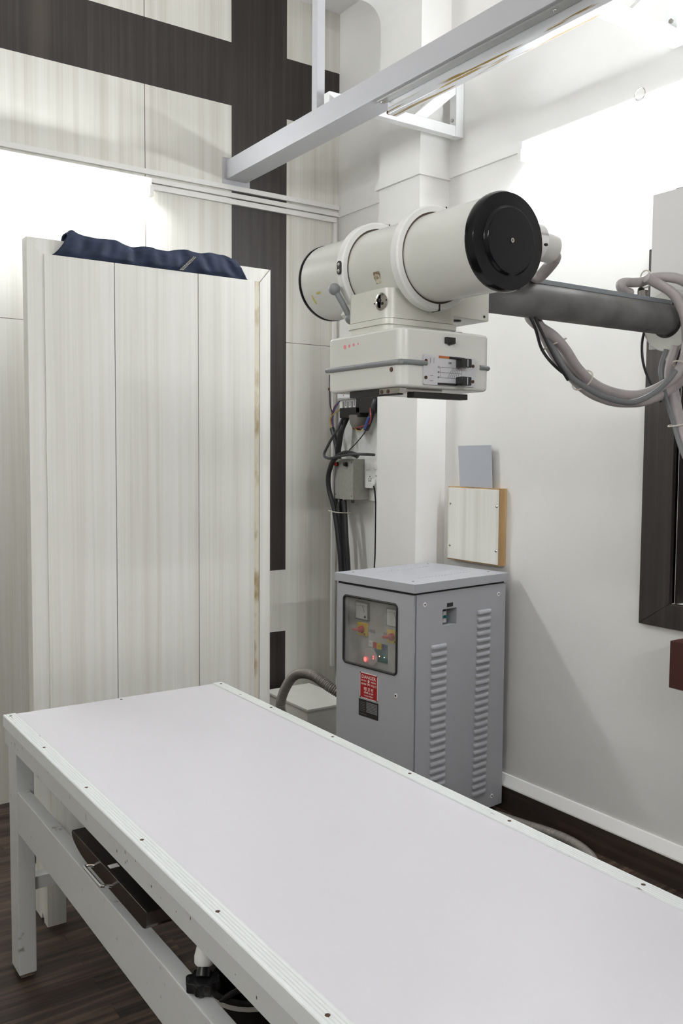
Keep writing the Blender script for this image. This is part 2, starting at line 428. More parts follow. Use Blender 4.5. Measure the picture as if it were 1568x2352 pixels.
l1 = tube_light('x', .395, 1.612, 2.708, YB - .0165, 'glowing tube light on panelled wall below the horizontal cable casings')
l2 = tube_light('y', 1.42, 2.664, 2.738, 2.718, 'glowing tube light on right wall above the x-ray tube')
fill_front = tube_light('x', .2, 1.42, 2.6, YF, 'added unseen fill tube light on the wall behind the camera', fill_frontm)  # out of view, added to brighten faces turned to the camera
fill_left = tube_light('y', -.2, 1.02, 2.6, XL, 'added unseen fill tube light on the left wall beside the camera', fill_leftm)  # second added lamp, unseen, lifts the brightness from the left
# round wire eye on the right batten
b = B(steel)
b.tube([(2.682, 2.094 + .022 * math.cos(a), 2.786 + .022 * math.sin(a)) for a in [2 * PI * k / 24 for k in range(25)]], .002, 8, 1)
b.build('wire_eye', l2)

# ------------------------------------------------------------------ overhead track: square beam, hanger, brackets, rail
t = thing('overhead_beam', 'long white square steel beam running from panelled wall overhead', 'beam', (2.06, 3.95, 2.826))
b = B(beamp); b.box(2.007, 2.118, -.9, 3.946, 2.826, 2.915, .003); b.build('beam_tube', t)
b = B(beamp); b.box(1.99, 2.135, 3.944, 3.9495, 2.805, 2.93, .001); b.build('end_plate', t)
b = B(alus); b.box(2.022, 2.057, -.9, 2.755, 2.8195, 2.8258, .001); b.build('rail_flange', t, label='grey flange under the white beam')
b = B(alum); b.box(2.058, 2.063, -.9, 2.735, 2.777, 2.8258, .001); b.box(2.063, 2.100, -.9, 2.735, 2.7772, 2.7815, .001)
b.build('guide_rail', t, label='bare aluminium guide rail with rusty brown stains')
b = B(rust); b.sphere((2.064, 2.736, 2.785), .008, 12, (1.2, .8, 1)); b.build('rail_stopper', t)
for y in (2.74, 1.9, 1.1):
    b = B(steel); b.lathe([(.007, 0), (.006, .003), (.003, .0045)], (2.038, y, 2.8196), (0, 0, -1), 12); b.build('rail_screw', t)
b = B(beamp); b.box(2.012, 2.050, 3.150, 3.190, 2.916, ZC - .001, .002)
tag(b.build('hanger_post', origin=(2.03, 3.17, 2.916)), 'white square hanger post rising from overhead beam to ceiling', 'post')
def bracket(y, x0, label):
    t = thing('wall_bracket', label, 'bracket', (XR, y, 2.916), 0, 'welded triangular brackets holding the beam')
    b = B(enam); b.box(x0, XR - .044, y - .02, y + .02, 2.917, 2.962, .002); b.build('arm', t)
    b = B(enam); b.box(XR - .044, XR - .001, y - .022, y + .022, 2.917, 3.30, .002); b.build('wall_upright', t)
    b = B(enam); b.prism([(2.455, 2.963), (2.525, 2.963), (2.686, 3.098), (2.686, 3.160)], 'y', y - .017, y + .017, .002); b.build('diagonal_strut', t)
    for z in (2.99, 3.16):
        b = B(steel); b.cyl((XR - .0445, y, z), (XR - .052, y, z), .008, n=6); b.build('bolt', t)
bracket(3.09, 2.02, 'white triangular steel bracket on right wall beside the pier')
bracket(1.975, 2.02, 'white triangular steel bracket above the right tube light')

# ------------------------------------------------------------------ protective screen with apron
SY = 2.945
t = thing('protective_screen', 'tall white laminate protective screen standing behind the table', 'screen', (1.24, SY + .03, 0))
x0, x1, zt = .797, 1.681, 2.200
b = B(lam2); b.prism([(x0, .16), (x0 + .053, .16), (x0 + .053, zt - .0535), (x0, zt - .0005)], 'y', SY, SY + .052, .0008); b.build('stile', t)
b = B(lam2); b.prism([(x1 - .045, .16), (x1, .16), (x1, zt - .0005), (x1 - .045, zt - .0535)], 'y', SY, SY + .052, .0008); b.build('stile', t)
b = B(lam2); b.prism([(x0 + .0008, zt), (x1 - .0008, zt), (x1 - .0458, zt - .053), (x0 + .0538, zt - .053)], 'y', SY + .006, SY + .052, .0008); b.build('top_rail', t)
b = B(seamm)
b.box(x0 + .054, x1 - .05, SY + .010, SY + .018, .16, 2.144); b.build('backing_board', t)
b = B(lam2)
for a, c in ((x0 + .053, 1.0800), (1.0825, 1.3850), (1.3875, 1.6120)): b.box(a, c, SY - .004, SY + .009, .165, 2.150, .0006)
b.m(edgey); b.box(1.6122, 1.6310, SY - .0035, SY + .009, .165, 2.150)
b.build('front_panel', t)
for xa in (x0, x1 - .062):
    b = B(lam2)
    p = [(2.821, 0.0), (2.858, 0.0), (2.866, .022), (2.884, .022), (2.892, 0), (3.06, 0.0), (3.06, .19), (3.0, .30), (2.9435, .30), (2.9435, .31), (2.90, .30), (2.821, .20)]
    b.prism(p, 'x', xa, xa + .060, .0008); b.build('foot', t)
# folded navy apron over the top rail
def apron():
    t = bmesh.new(); nx, nv = 120, 40; rows = []
    path = [(SY + .003, 2.1515), (SY - .003, 2.165), (SY - .004, 2.19), (SY + .000, 2.207), (SY + .012, 2.2215), (SY + .028, 2.2235), (SY + .046, 2.220), (SY + .060, 2.205), (SY + .066, 2.17), (SY + .067, 2.10), (SY + .066, 1.95)]
    L = len(path) - 1
    for j in range(nv + 1):
        f = j / nv * L; i = min(int(f), L - 1); u = f - i
        y = path[i][0] * (1 - u) + path[i + 1][0] * u; z = path[i][1] * (1 - u) + path[i + 1][1] * u
        k = min(1, max(0, (z - 2.1515) / .062)) if f <= L / 2 else 1
        k = k ** .75
        xa = .878 * (1 - k) + .926 * k; xb = 1.588 * (1 - k) + 1.540 * k
        row = []
        for q in range(nx + 1):
            s = q / nx; x = xa + (xb - xa) * s
            fold = .0035 * math.sin(46 * s + 5 * z * 8) + .003 * math.sin(23 * s + 1.7 + 20 * (z - 2.15)) + .002 * math.sin(91 * s + 2)
            fade = min(1, s / .05) * min(1, (1 - s) / .05)
            dz = (.006 * math.sin(9 * s + .7) + .004 * math.sin(31 * s) + .010 * math.exp(-((s - .03) / .02) ** 2) + .008 * math.exp(-((s - .93) / .03) ** 2)) * (1 if 2 < f < 8 else .15)
            row.append(t.verts.new((x, y - (fold + .003) * (min(1, f) if f < L / 2 else -1), z + dz * min(1, f))))
        rows.append(row)
    for a, c in zip(rows, rows[1:]):
        for q in range(nx): t.faces.new((a[q], a[q + 1], c[q + 1], c[q]))
    bmesh.ops.recalc_face_normals(t, faces=t.faces)
    return t
b = B(navy); b._add(apron())
ap = tag(b.build('apron', origin=(1.23, SY, 2.14), ang=1.2), 'folded navy blue cloth apron draped over top of white screen', 'apron')
sm = ap.modifiers.new('thickness', 'SOLIDIFY'); sm.thickness = .003; sm.offset = 0
b = B(thread)
for off in (0, .007):
    for k in range(11):
        u = k / 10
        x = 1.312 + off + .052 * u; z = 2.152 + .050 * u
        b.box(x, x + .0035, SY - .0215 + .009 * u * u, SY - .0135 + .009 * u * u, z, z + .0028)
b.build('stitching', ap, label='two dashed pale stitch lines')

# ------------------------------------------------------------------ x-ray table
t = thing('examination_table', 'long white examination table with ribbed edge strips in the foreground', 'table', (.995, 1.6, 0))
TX0, TX1, TY0, TY1, TZ = .640, 1.352, .45, 2.692, .75
b = B(tabtop); b.box(TX0 + .006, TX1 - .006, TY0, TY1, .728, .7475, .001); b.build('tabletop', t)
def edge_strip(x_out, sgn):
    # ribbed extrusion: wraps over the edge, five fine ribs on top
    w = .036; p = [(0, .716), (0, .7475), (.0015, .7495)]
    n = 5
    for k in range(n):
        a = .003 + k * (w - .004) / n; c = (w - .004) / n
        p += [(a, .7502), (a + c * .74, .7502), (a + c * .80, .7484), (a + c * .95, .7484)]
    p += [(w, .7495), (w, .7476), (.0055, .7476), (.0055, .716)]
    poly = [(x_out + sgn * q[0], q[1]) for q in p]
    b = B(strip_m); b.prism(poly, 'y', TY0, TY1); b.build('edge_strip', t, ang=.3)
edge_strip(TX0, 1); edge_strip(TX1, -1)
for xx in (TX0 + .016, TX1 - .016):
    for k in range(7):
        y = 2.668 - .336 * k
        b = B(rust); b.lathe([(.0042, 0), (.0042, .0010), (.0022, .0018)], (xx, y, .7495), (0, 0, 1), 10); b.build('strip_screw', t)
b = B(rust); b.lathe([(.0042, 0), (.0042, .001), (.002, .0016)], (.992, 2.672, .7472), (0, 0, 1), 10); b.build('strip_screw', t)
for xa, xb in ((TX0 + .004, TX0 + .030), (TX1 - .030, TX1 - .004)):
    b = B(enamt); b.box(xa, xb, TY0 + .002, TY1 - .002, .666, .7275, .002)
    if xa < 1:          # paint chipped off the near edge
        b.m(rust); rc = random.Random(3)
        for k in range(20):
            y = 2.685 - (rc.random() ** 1.5) * 1.6; z = rc.choice((.711, .704, .690, .684)) + rc.uniform(-.003, .003); h = rc.uniform(.0006, .0030); w_ = rc.uniform(.0006, .0018)
            b.box(xa - .0002, xa + .0004, y - w_, y + w_, z - h, z + h)
    b.build('side_apron', t)
for ya, yb in ((TY0 + .002, TY0 + .03), (TY1 - .03, TY1 - .002)):
    b = B(enamt); b.box(TX0 + .031, TX1 - .031, ya, yb, .672, .7275, .002); b.build('end_apron', t)
legs = [(TX0 + .005, 2.575), (TX1 - .055, 2.575), (TX0 + .005, .52), (TX1 - .055, .52)]
for lx, ly in legs:
    b = B(enamt); b.box(lx, lx + .05, ly, ly + .082, .012, .6655, .003); b.build('leg', t)
    b = B(dirty); b.box(lx + .006, lx + .046, ly + .006, ly + .072, 0, .0118, .002); b.build('foot_pad', t)
for xa in (TX0 + .006, TX1 - .042):
    b = B(enamt); b.box(xa, xa + .036, .6025, 2.5745, .437, .556, .003); b.build('side_beam', t)
b = B(enamt); b.box(TX0 + .056, TX1 - .056, 2.588, 2.625, .250, .288, .002); b.build('crossbar', t)
b = B(enamt); b.box(TX0 + .056, TX1 - .056, .545, .58, .250, .288, .002); b.build('crossbar', t)
b = B(blackm); b.box(.686, .71, .7, 1.72, .618, .645, .002); b.build('slide_rail', t, label='black slide rail under the tabletop')
b = B(black); b.box(.70, 1.29, 2.46, 2.50, .632, .648, .002); b.build('slide_rail', t)
b = B(wht); b.lathe([(.0165, 0), (.0185, .003), (.0185, .014), (.0135, .034), (.0125, .048), (.004, .048)], (.684, 1.434, .598), (0, 0, 1), 24)
kb = b.build('knob_bracket', t)
prof = []
for k in range(96):
    a = 2 * PI * k / 96; r = .0285 + .0032 * math.cos(8 * a); prof.append((.6735 + r * math.cos(a), 1.419 + r * math.sin(a)))
b = B(black); b.prism(prof, 'z', .562, .582, .003); b.cyl((.6735, 1.419, .582), (.680, 1.428, .5975), .013, .011, 20, .001)
b.build('lock_knob', t, label='black fluted lock knob')
# cassette tray, pulled a little out under the top
ct = thing('cassette_tray', 'shiny steel cassette tray with wire handle sliding out under the table', 'tray', (.9, 1.83, .59))
b = B(traym)
out = [(1.600, .604), (1.606, .596), (1.618, .592), (1.93, .592)]
out += [(1.93 + .13 * math.sin(a), .626 - .034 * math.cos(a)) for a in [math.radians(15 * k) for k in range(1, 7)]]
out += [(2.056, .632), (1.602, .632), (1.600, .630)]
b.prism(out, 'x', .640, 1.20, .0012)
b.build('tray_body', ct)
b = B(chrome); b.tube([(.640, 1.902, .606), (.630, 1.902, .609), (.621, 1.901, .611), (.6175, 1.896, .611), (.6175, 1.84, .611), (.6175, 1.796, .611), (.621, 1.791, .611), (.630, 1.790, .609), (.640, 1.790, .606)], .0036, 10, 5)
b.build('handle', ct, label='bent chrome wire handle')
b = B(louv); b.box(.646, .667, 1.815, 1.832, .6322, .6328); b.build('paper_label', ct)

# black bin with a cable loop on the floor under the table
t = thing('bucket', 'black round bucket on the floor under the white table', 'bucket', (1.01, 1.85, 0))
b = B(blackm); b.lathe([(.085, 0), (.105, .24), (.112, .245), (.112, .255), (.100, .255), (.098, .24), (.08, .012), (.001, .012)], (1.01, 1.85, .001), (0, 0, 1), 32); b.build('bucket_body', t)
b = B(wht); b.lathe([(.113, .236), (.1155, .238), (.1155, .246), (.113, .248), (.1125, .242), (.113, .236)], (1.01, 1.85, .001), (0, 0, 1), 32, cap=False); b.build('rim_band', t)
b = B(cabk); b.tube([(.93, 1.98, .008), (.90, 1.90, .14), (.915, 1.80, .262), (.99, 1.75, .30), (1.08, 1.76, .28), (1.13, 1.84, .15), (1.12, 1.92, .008)], .007, 8, 6)
tag(b.build('power_cable', origin=(1.0, 1.85, 0)), 'black cable looped over bucket under the table', 'cable')

# ------------------------------------------------------------------ x-ray tube stand
t = thing('x_ray_tube_stand', 'cream x-ray tube head on a grey arm above the table', 'x-ray machine', (2.08, 1.40, 0))
A0, A1 = Vector((1.15, 1.179, 1.897)), Vector((1.15, 1.736, 1.908)); ax = (A1 - A0).normalized(); LEN = (A1 - A0).length
at = lambda y: A0 + ax * ((y - A0.y) / ax.y)
R = .0835
b = B(cream2)
b.lathe([(R - .002, .004), (R, .008), (R, LEN - .006), (R - .002, LEN)], A0, ax, 64)
# port block merging into the barrel
b.m(cream); b.prism(rrect(1.052, 1.232, 1.392, 1.532, .022), 'z', 1.783, 1.840)
housing = b.build('tube_housing', t)
b = B(capm); b.lathe([(.0865, .010), (.0875, .006), (.0875, -.004), (.0845, -.010), (.062, -.0115), (.060, -.013), (.058, -.0165), (.0555, -.018), (.0, -.018)], A0, ax, 64, cap=False)
b.m(wht)
for cx, cz, r in ((1.1135, 1.9665, .0030), (1.1195, 1.9690, .0022), (1.0815, 1.9155, .0022), (1.0818, 1.9075, .0018)): b.cyl((cx, A0.y + .0070, cz), (cx - .0002, A0.y + .0038, cz), r, n=7)
b.build('end_cap', housing, label='glossy black end cap')
b = B(steel); b.lathe([(.0036, 0), (.0042, .002), (.0018, .002), (.0018, .0008), (.0, .0008)], A0 + ax * -.0178, -ax, 16, cap=False); b.build('cap_screw', housing)
b = B(capm); b.lathe([(R - .001, LEN - .001), (.0846, LEN), (.0846, LEN + .005), (.08, LEN + .008), (0, LEN + .008)], A0, ax, 64, cap=False); b.build('end_cap', housing)
for y in (1.373, 1.556):
    b = B(ringm); b.ring(at(y), ax, .0875, .1005, .023, .003, 64)
    b.m(seamm); b.ring(at(y), ax, R, .0874, .019, .0005, 64)
    # clamp joint at the top
    c = at(y); b.m(cream)
    b.box(c.x + .003, c.x + .020, y - .0105, y + .0105, c.z + .090, c.z + .1008, .001)
    b.m(black); b.box(c.x + .0205, c.x + .022, y - .0112, y + .0112, c.z + .088, c.z + .1010)
    b.box(c.x + .0060, c.x + .0075, y - .0122, y + .0122, c.z - .1012, c.z - .088)
    b.build('clamp_ring', housing)
# lug and lever on the far ring
b = B(cream); b.prism([(1.078, 1.832), (1.062, 1.808), (1.082, 1.790), (1.150, 1.786), (1.150, 1.800), (1.105, 1.818)], 'y', 1.535, 1.568, .002); b.build('clamp_lug', housing)
b = B(steel); b.cyl((1.103, 1.5355, 1.803), (1.103, 1.530, 1.803), .010, n=16, bev=.001); b.m(black); b.box(1.0945, 1.1115, 1.5296, 1.5301, 1.8022, 1.8038, rot=Matrix.Rotation(.6, 3, 'Y')); b.build('clamp_screw', housing)
b = B(grayrub); b.tube([(1.043, 1.556, 1.853), (1.052, 1.548, 1.832), (1.064, 1.541, 1.806)], .0062, 12, 4); b.sphere((1.040, 1.558, 1.858), .0125, 16); b.sphere((1.068, 1.540, 1.798), .011, 16); b.build('clamp_lever', housing, label='grey clamp lever with ball end')
b = B(blackm); b.prism(rrect(1.546, 1.560, 1.888, 1.915, .006), 'x', 1.0470, 1.0495); b.m(steel); b.sphere((1.0472, 1.553, 1.908), .004, 10, (.3, 1, 1)); b.sphere((1.0472, 1.553, 1.895), .004, 10, (.3, 1, 1)); b.build('indicator', housing)
# port bolt, stain of an old sticker
b = B(steel); b.lathe([(.017, 0), (.017, .002), (.013, .0028), (.012, .0005), (0, .0005)], (1.0525, 1.413, 1.8145), (-1, 0, 0), 24, cap=False)
b.m(blackm); b.cyl((1.0520, 1.417, 1.8175), (1.0508, 1.417, 1.8175), .0035, n=10); b.cyl((1.0520, 1.409, 1.8105), (1.0508, 1.409, 1.8105), .003, n=10)
b.cyl((1.0522, 1.396, 1.8150), (1.0512, 1.396, 1.8150), .0018, n=8); b.cyl((1.0522, 1.434, 1.813), (1.0512, 1.434, 1.813), .0018, n=8)
b.build('port_bolt', housing)
def on_barrel(y, z0, z1, dy, m, name, wob=.0):
    c = at(y); b = B(m); n = 5; tq = bmesh.new(); rows = []
    for k in range(n + 1):
        z = z0 + (z1 - z0) * k / n; dx = math.sqrt(max(0, (R + .0006) ** 2 - (z - c.z) ** 2))
        rows.append([tq.verts.new((c.x - dx, y - dy / 2 + wob * random.uniform(-1, 1), z)), tq.verts.new((c.x - dx, y + dy / 2 + wob * random.uniform(-1, 1), z))])
    for a, q in zip(rows, rows[1:]): tq.faces.new((a[0], a[1], q[1], q[0]))
    b._add(tq); b.build(name, housing)
stk = stained('sticker_residue', (.62, .58, .47), (.20, .15, .08), .42, .58, 120, rough=.8)
on_barrel(1.455, 1.858, 1.880, .020, stk, 'sticker_remnant', .002)
on_barrel(1.700, 1.851, 1.869, .006, yelmark, 'sticker_remnant', .001)
on_barrel(1.672, 1.868, 1.872, .016, yelmark, 'sticker_remnant', .001)
# collar between port and collimator
b = B(cream); b.prism(rrect(1.050, 1.236, 1.390, 1.534, .020), 'z', 1.7705, 1.782, .001); b.prism(rrect(1.053, 1.233, 1.393, 1.531, .02), 'z', 1.7585, 1.7705)
b.build('mount_collar', t)
# cable horn with its chrome collar
b = B(cream2); b.cyl((1.300, 1.27, 1.934), (1.372, 1.27, 1.930), .030, .028, 32, .006); b.build('cable_horn', housing)
b = B(chrome); b.cyl((1.205, 1.27, 1.936), (1.322, 1.27, 1.935), .0385, n=40, bev=.003); b.m(blackm); b.cyl((1.312, 1.2330, 1.924), (1.312, 1.2305, 1.924), .003, n=8); b.build('horn_collar', housing)
# yoke block joining the near ring to the arm
b = B(cream); b.prism([(1.165, 1.800), (1.165, 1.818), (1.225, 1.84), (1.262, 1.868), (1.320, 1.868), (1.320, 1.797)], 'y', 1.395, 1.525, .003)
b.m(blackm); b.cyl((1.26, 1.43, 1.7975), (1.26, 1.43, 1.7965), .010, n=16); b.cyl((1.306, 1.3952, 1.806), (1.306, 1.3945, 1.806), .003, n=8)
b.build('yoke_block', t)
# collimator: rounded box in two halves with a rubber band between
CX0, CX1, CY0, CY1 = 1.036, 1.263, 1.327, 1.580
def rbox(b, x0, x1, y0, y1, z0, z1, r, e):
    pr = rrect(x0, x1, y0, y1, r, 8)
    tq = bmesh.new(); cx, cy = (x0 + x1) / 2, (y0 + y1) / 2; rings = []
    for off, z in ((e, z0), (e * .3, z0 + e * .3), (0, z0 + e), (0, z1 - e), (e * .3, z1 - e * .3), (e, z1)):
        sx = (x1 - x0 - 2 * off) / (x1 - x0); sy = (y1 - y0 - 2 * off) / (y1 - y0)
        rings.append([tq.verts.new((cx + (p[0] - cx) * sx, cy + (p[1] - cy) * sy, z)) for p in pr])
    n = len(pr)
    for a, q in zip(rings, rings[1:]):
        for i in range(n): tq.faces.new((a[i], a[(i + 1) % n], q[(i + 1) % n], q[i]))
    tq.faces.new(rings[0][::-1]); tq.faces.new(rings[-1]); bmesh.ops.recalc_face_normals(tq, faces=tq.faces); b._add(tq)
b = B(cream2); rbox(b, CX0, CX1, CY0, CY1, 1.6455, 1.757, .020, .006); col = b.build('collimator', t, ang=.9)
for seg in ([(CX0 - .0015, CY1 - .004, 1.692), (CX0 - .0015, CY0 + .022, 1.692), (CX0 + .004, CY0 + .006, 1.692), (CX0 + .022, CY0 - .0015, 1.692), (1.095, CY0 - .0015, 1.692)],
            [(1.232, CY0 - .0015, 1.692), (CX1 - .018, CY0 - .0012, 1.692), (CX1 - .004, CY0 + .005, 1.692), (CX1 + .0012, CY0 + .02, 1.692)]):
    b = B(grayrub); b.tube(seg, .0048, 12, 4)
    b.build('bumper_band', col, label='grey rubber bumper band')
py = CY0 - .0005
b = B(plate_m); b.prism(rrect(1.087, 1.219, 1.652, 1.709, .004), 'y', py - .0025, py - .0002)
b.m(txtk); yy = py - .0027
def ln(x0, z0, x1, z1, w=.0006):
    d = Vector((x1 - x0, 0, z1 - z0)); n = Vector((-d.z, 0, d.x)).normalized() * w / 2
    b.quad((x0 + n.x, yy, z0 + n.z), (x0 - n.x, yy, z0 - n.z), (x1 - n.x, yy, z1 - n.z), (x1 + n.x, yy, z1 + n.z))
for z in (1.6665, 1.6765, 1.6865): ln(1.129, z, 1.182, z)
ln(1.129, 1.6665, 1.129, 1.6865); ln(1.182, 1.6665, 1.182, 1.6865)
for k in range(6):
    xa, xb = 1.147 + .0055 * k, 1.161 + .0035 * k; xm = (xa * .45 + xb * .55) - .002
    ln(xa, 1.6665, xm, 1.6765, .0007); ln(xm, 1.6765, xb, 1.6865, .0007)
for x in (1.104, 1.112): ln(x, 1.693, x, 1.703, .0008)
ln(1.103, 1.669, 1.111, 1.669, .0008); ln(1.103, 1.6595, 1.111, 1.6595, .0008)
# the printed figures stand upside down on this plate
for s, z in (('72', 1.6882), ('48', 1.6785), ('40', 1.6685)): b.text(s, .0050, (1.1245, yy, z), (-1, 0, 0), (0, 0, -1))
b.text('SID', .0060, (1.152, yy, 1.6975), (-1, 0, 0), (0, 0, -1))
for x, z in ((1.0925, 1.6965), (1.0925, 1.6650), (1.2115, 1.6930), (1.2115, 1.6630)):
    b.m(rust); b.cyl((x, py - .0024, z), (x, py - .0042, z), .0032, n=12)
b.m(orange); b.box(1.124, 1.150, py - .0030, py - .0026, 1.7035, 1.7080); b.m(blackm); b.box(1.150, 1.190, py - .0030, py - .0026, 1.7030, 1.7080); b.box(1.122, 1.170, py - .0030, py - .0026, 1.6525, 1.6570)
b.build('scale_plate', col, label='silver scale plate with printed chart')
for z in (1.696, 1.6615):
    b = B(black); b.box(1.167, 1.192, py - .022, py - .0030, z - .0085, z + .0085, .002); b.m(plate_m); b.box(1.180, 1.1815, py - .0224, py - .0221, z - .007, z + .007); b.build('slide_knob', col)
b = B(blackm); b.box(1.140, 1.164, CY0 - .006, CY0 - .0003, 1.7325, 1.7445, .001); b.cyl((1.152, CY0 - .004, 1.7325), (1.152, CY0 - .004, 1.7300), .003, n=10); b.build('latch', col)
b = B(rust); b.cyl((CX0 + .0005, 1.356, 1.679), (CX0 - .002, 1.356, 1.679), .0045, n=14, bev=.0006); b.build('housing_screw', col)
b = B(rust); b.cyl((CX0 + .0005, 1.569, 1.654), (CX0 - .001, 1.569, 1.654), .003, n=10); b.build('housing_screw', col)
b = B(blackm); b.box(1.215, 1.248, 1.375, 1.40, 1.757, 1.762, .001); b.m(grayrub); b.cyl((1.225, 1.385, 1.7625), (1.225, 1.385, 1.766), .010, n=20, bev=.001); b.build('top_knob', col)
b = B(pinkm)
for y, z, s in ((1.512, 1.7352, 1.3), (1.496, 1.7358, 1), (1.481, 1.7367, .9), (1.466, 1.7375, .6)):
    b.prism(rrect(y - .0035 * s, y + .0035 * s, z - .0035 * s, z + .0035 * s, .003 * s, 4), 'x', CX0 - .0004, CX0 + .0003)
b.build('ink_mark', col, label='faded pink ink marks')
# accessory rails below the collimator
b = B(blackm); b.box(CX0 + .006, CX0 + .020, 1.345, 1.503, 1.632, 1.645, .001); b.m(steel); b.box(CX0 + .004, CX0 + .022, 1.338, 1.400, 1.634, 1.6453, .001); b.m(rust); b.cyl((CX0 + .0045, 1.392, 1.639), (CX0 + .003, 1.392, 1.639), .004, n=12); b.cyl((CX0 + .0045, 1.372, 1.639), (CX0 + .003, 1.372, 1.639), .004, n=12)
b.build('accessory_rail', col)
b = B(blackm); b.box(1.078, 1.214, 1.340, 1.362, 1.6280, 1.6390, .001); b.m(steel); b.box(1.060, 1.16, 1.355, 1.365, 1.6392, 1.6453, .0005); b.build('accessory_rail', col)
# arm
b = B(armm); b.cyl((1.300, 1.46, 1.869), (2.03, 1.46, 1.870), .0395, n=40, bev=.001); arm = b.build('arm', t)
b = B(armr); b.box(1.33, 1.995, 1.440, 1.480, 1.9045, 1.9155, .001); b.build('arm_rail', arm)
b = B(steel); b.box(1.905, 1.918, 1.455, 1.475, 1.9158, 1.935, .001); b.m(blackm); b.tube([(1.915, 1.478, 1.918), (1.915, 1.478, 1.94), (1.925, 1.478, 1.94)], .006, 8, 3); b.build('rail_clip', arm)
b = B(cream2); b.lathe([(.079, 0), (.079, -.010), (.076, -.015), (.045, -.018), (.045, 0)], (2.02, 1.46, 1.868), (1, 0, 0), 48, cap=False); b.m(blackm); b.ring((2.003, 1.46, 1.869), (1, 0, 0), .0397, .046, .006, .001, 40); b.build('flange', t)
b = B(panelm); b.box(2.021, 2.030, 1.22, 1.528, 1.80, 2.202, .002); b.m(rust); b.box(2.0215, 2.0295, 1.30, 1.46, 2.2021, 2.2026); b.build('cover_plate', t)
b = B(panelm); b.box(2.031, 2.14, 1.24, 1.40, 1.74, 2.26, .004); b.build('carriage', t)
b = B(enam); b.box(2.048, 2.128, 1.265, 1.365, .041, 2.757, .004); b.build('column', t)
b = B(enam); b.box(1.99, 2.19, 1.08, 1.55, 0, .040, .004); b.build('base', t)

# ------------------------------------------------------------------ cables on the stand
def cable(pts, r, m, label, cat='cable', name='cable', grp=None, n=12):
    b = B(m); b.tube(pts, r, n, 8); return tag(b.build(name, origin=pts[0]), label, cat, grp)
c1 = cable([(1.548, 1.505, 1.88), (1.550, 1.502, 1.84), (1.555, 1.47, 1.812), (1.564, 1.44, 1.790), (1.592, 1.43, 1.761), (1.635, 1.43, 1.721), (1.699, 1.43, 1.686), (1.771, 1.425, 1.669), (1.844, 1.42, 1.669), (1.911, 1.415, 1.688), (1.962, 1.40, 1.721), (1.990, 1.395, 1.773), (1.990, 1.392, 1.829), (1.978, 1.395, 1.878), (1.955, 1.41, 1.923), (1.915, 1.43, 1.948), (1.89, 1.44, 1.960)], .0125, cabg, 'upper thick grey cable looping below the x-ray arm', grp='thick grey tube cables')
c2 = cable([(1.572, 1.515, 1.905), (1.574, 1.518, 1.86), (1.577, 1.482, 1.80), (1.599, 1.468, 1.754), (1.642, 1.458, 1.709), (1.704, 1.455, 1.673), (1.784, 1.46, 1.655), (1.85, 1.455, 1.652), (1.918, 1.45, 1.660), (1.985, 1.425, 1.692), (2.005, 1.36, 1.77), (2.002, 1.358, 1.861), (1.998, 1.37, 1.925), (1.975, 1.41, 1.962), (1.935, 1.45, 1.967), (1.905, 1.465, 1.956), (1.873, 1.468, 1.951), (1.846, 1.47, 1.949), (1.832, 1.472, 1.940), (1.850, 1.475, 1.928), (1.875, 1.478, 1.926)], .0125, cabg, 'lower thick grey cable looping below the arm and folded over it', grp='thick grey tube cables')
c3 = cable([(1.566, 1.51, 1.87), (1.566, 1.50, 1.83), (1.560, 1.46, 1.795), (1.558, 1.425, 1.745), (1.59, 1.408, 1.697), (1.649, 1.405, 1.672), (1.703, 1.402, 1.656), (1.775, 1.398, 1.647), (1.823, 1.396, 1.655), (1.872, 1.392, 1.676), (1.913, 1.388, 1.704), (1.938, 1.385, 1.730)], .007, cabd, 'thinner dark grey cable along the looped cables')
c4 = cable([(1.500, 1.458, 1.838), (1.517, 1.452, 1.805), (1.546, 1.46, 1.764), (1.560, 1.44, 1.730), (1.600, 1.43, 1.703), (1.645, 1.425, 1.690)], .0035, cabk, 'thin black wire hanging from arm into the cable loop')
c5 = cable([(1.513, 1.455, 1.838), (1.520, 1.435, 1.795), (1.532, 1.412, 1.745), (1.545, 1.40, 1.715), (1.572, 1.402, 1.69)], .0035, cabk, 'thin black wire beside the thick cable loop start')
for c, (x, y, z), d, r in ((c2, (1.667, 1.443, 1.697), (.70, 0, -.45), .0275), (c1, (1.975, 1.398, 1.748), (.45, 0, .8), .018), (c2, (1.902, 1.452, 1.960), (.9, -.2, .1), .021), (c1, (1.580, 1.455, 1.775), (.35, -.25, -.9), .031)):
    b = B(tie); d = Vector(d).normalized(); u = d.orthogonal().normalized(); w = d.cross(u)
    b.tube([Vector((x, y, z)) + (u * math.cos(a) + w * math.sin(a)) * r for a in [2 * PI * k / 20 for k in range(21)]], .0020, 6, 1)
    b.build('cable_tie', c)
c6 = cable([(1.366, 1.27, 1.924), (1.386, 1.278, 1.916), (1.412, 1.33, 1.900), (1.452, 1.385, 1.902), (1.490, 1.43, 1.915), (1.520, 1.452, 1.917)], .0125, cabg, 'short grey cable bending from the tube horn down to arm', grp='thick grey tube cables')
c7 = cable([(1.30, 1.50, 1.955), (1.40, 1.49, 1.950), (1.46, 1.47, 1.938), (1.505, 1.462, 1.9285)], .0105, cabg, 'short grey cable behind black cap running onto the arm rail', grp='thick grey tube cables')
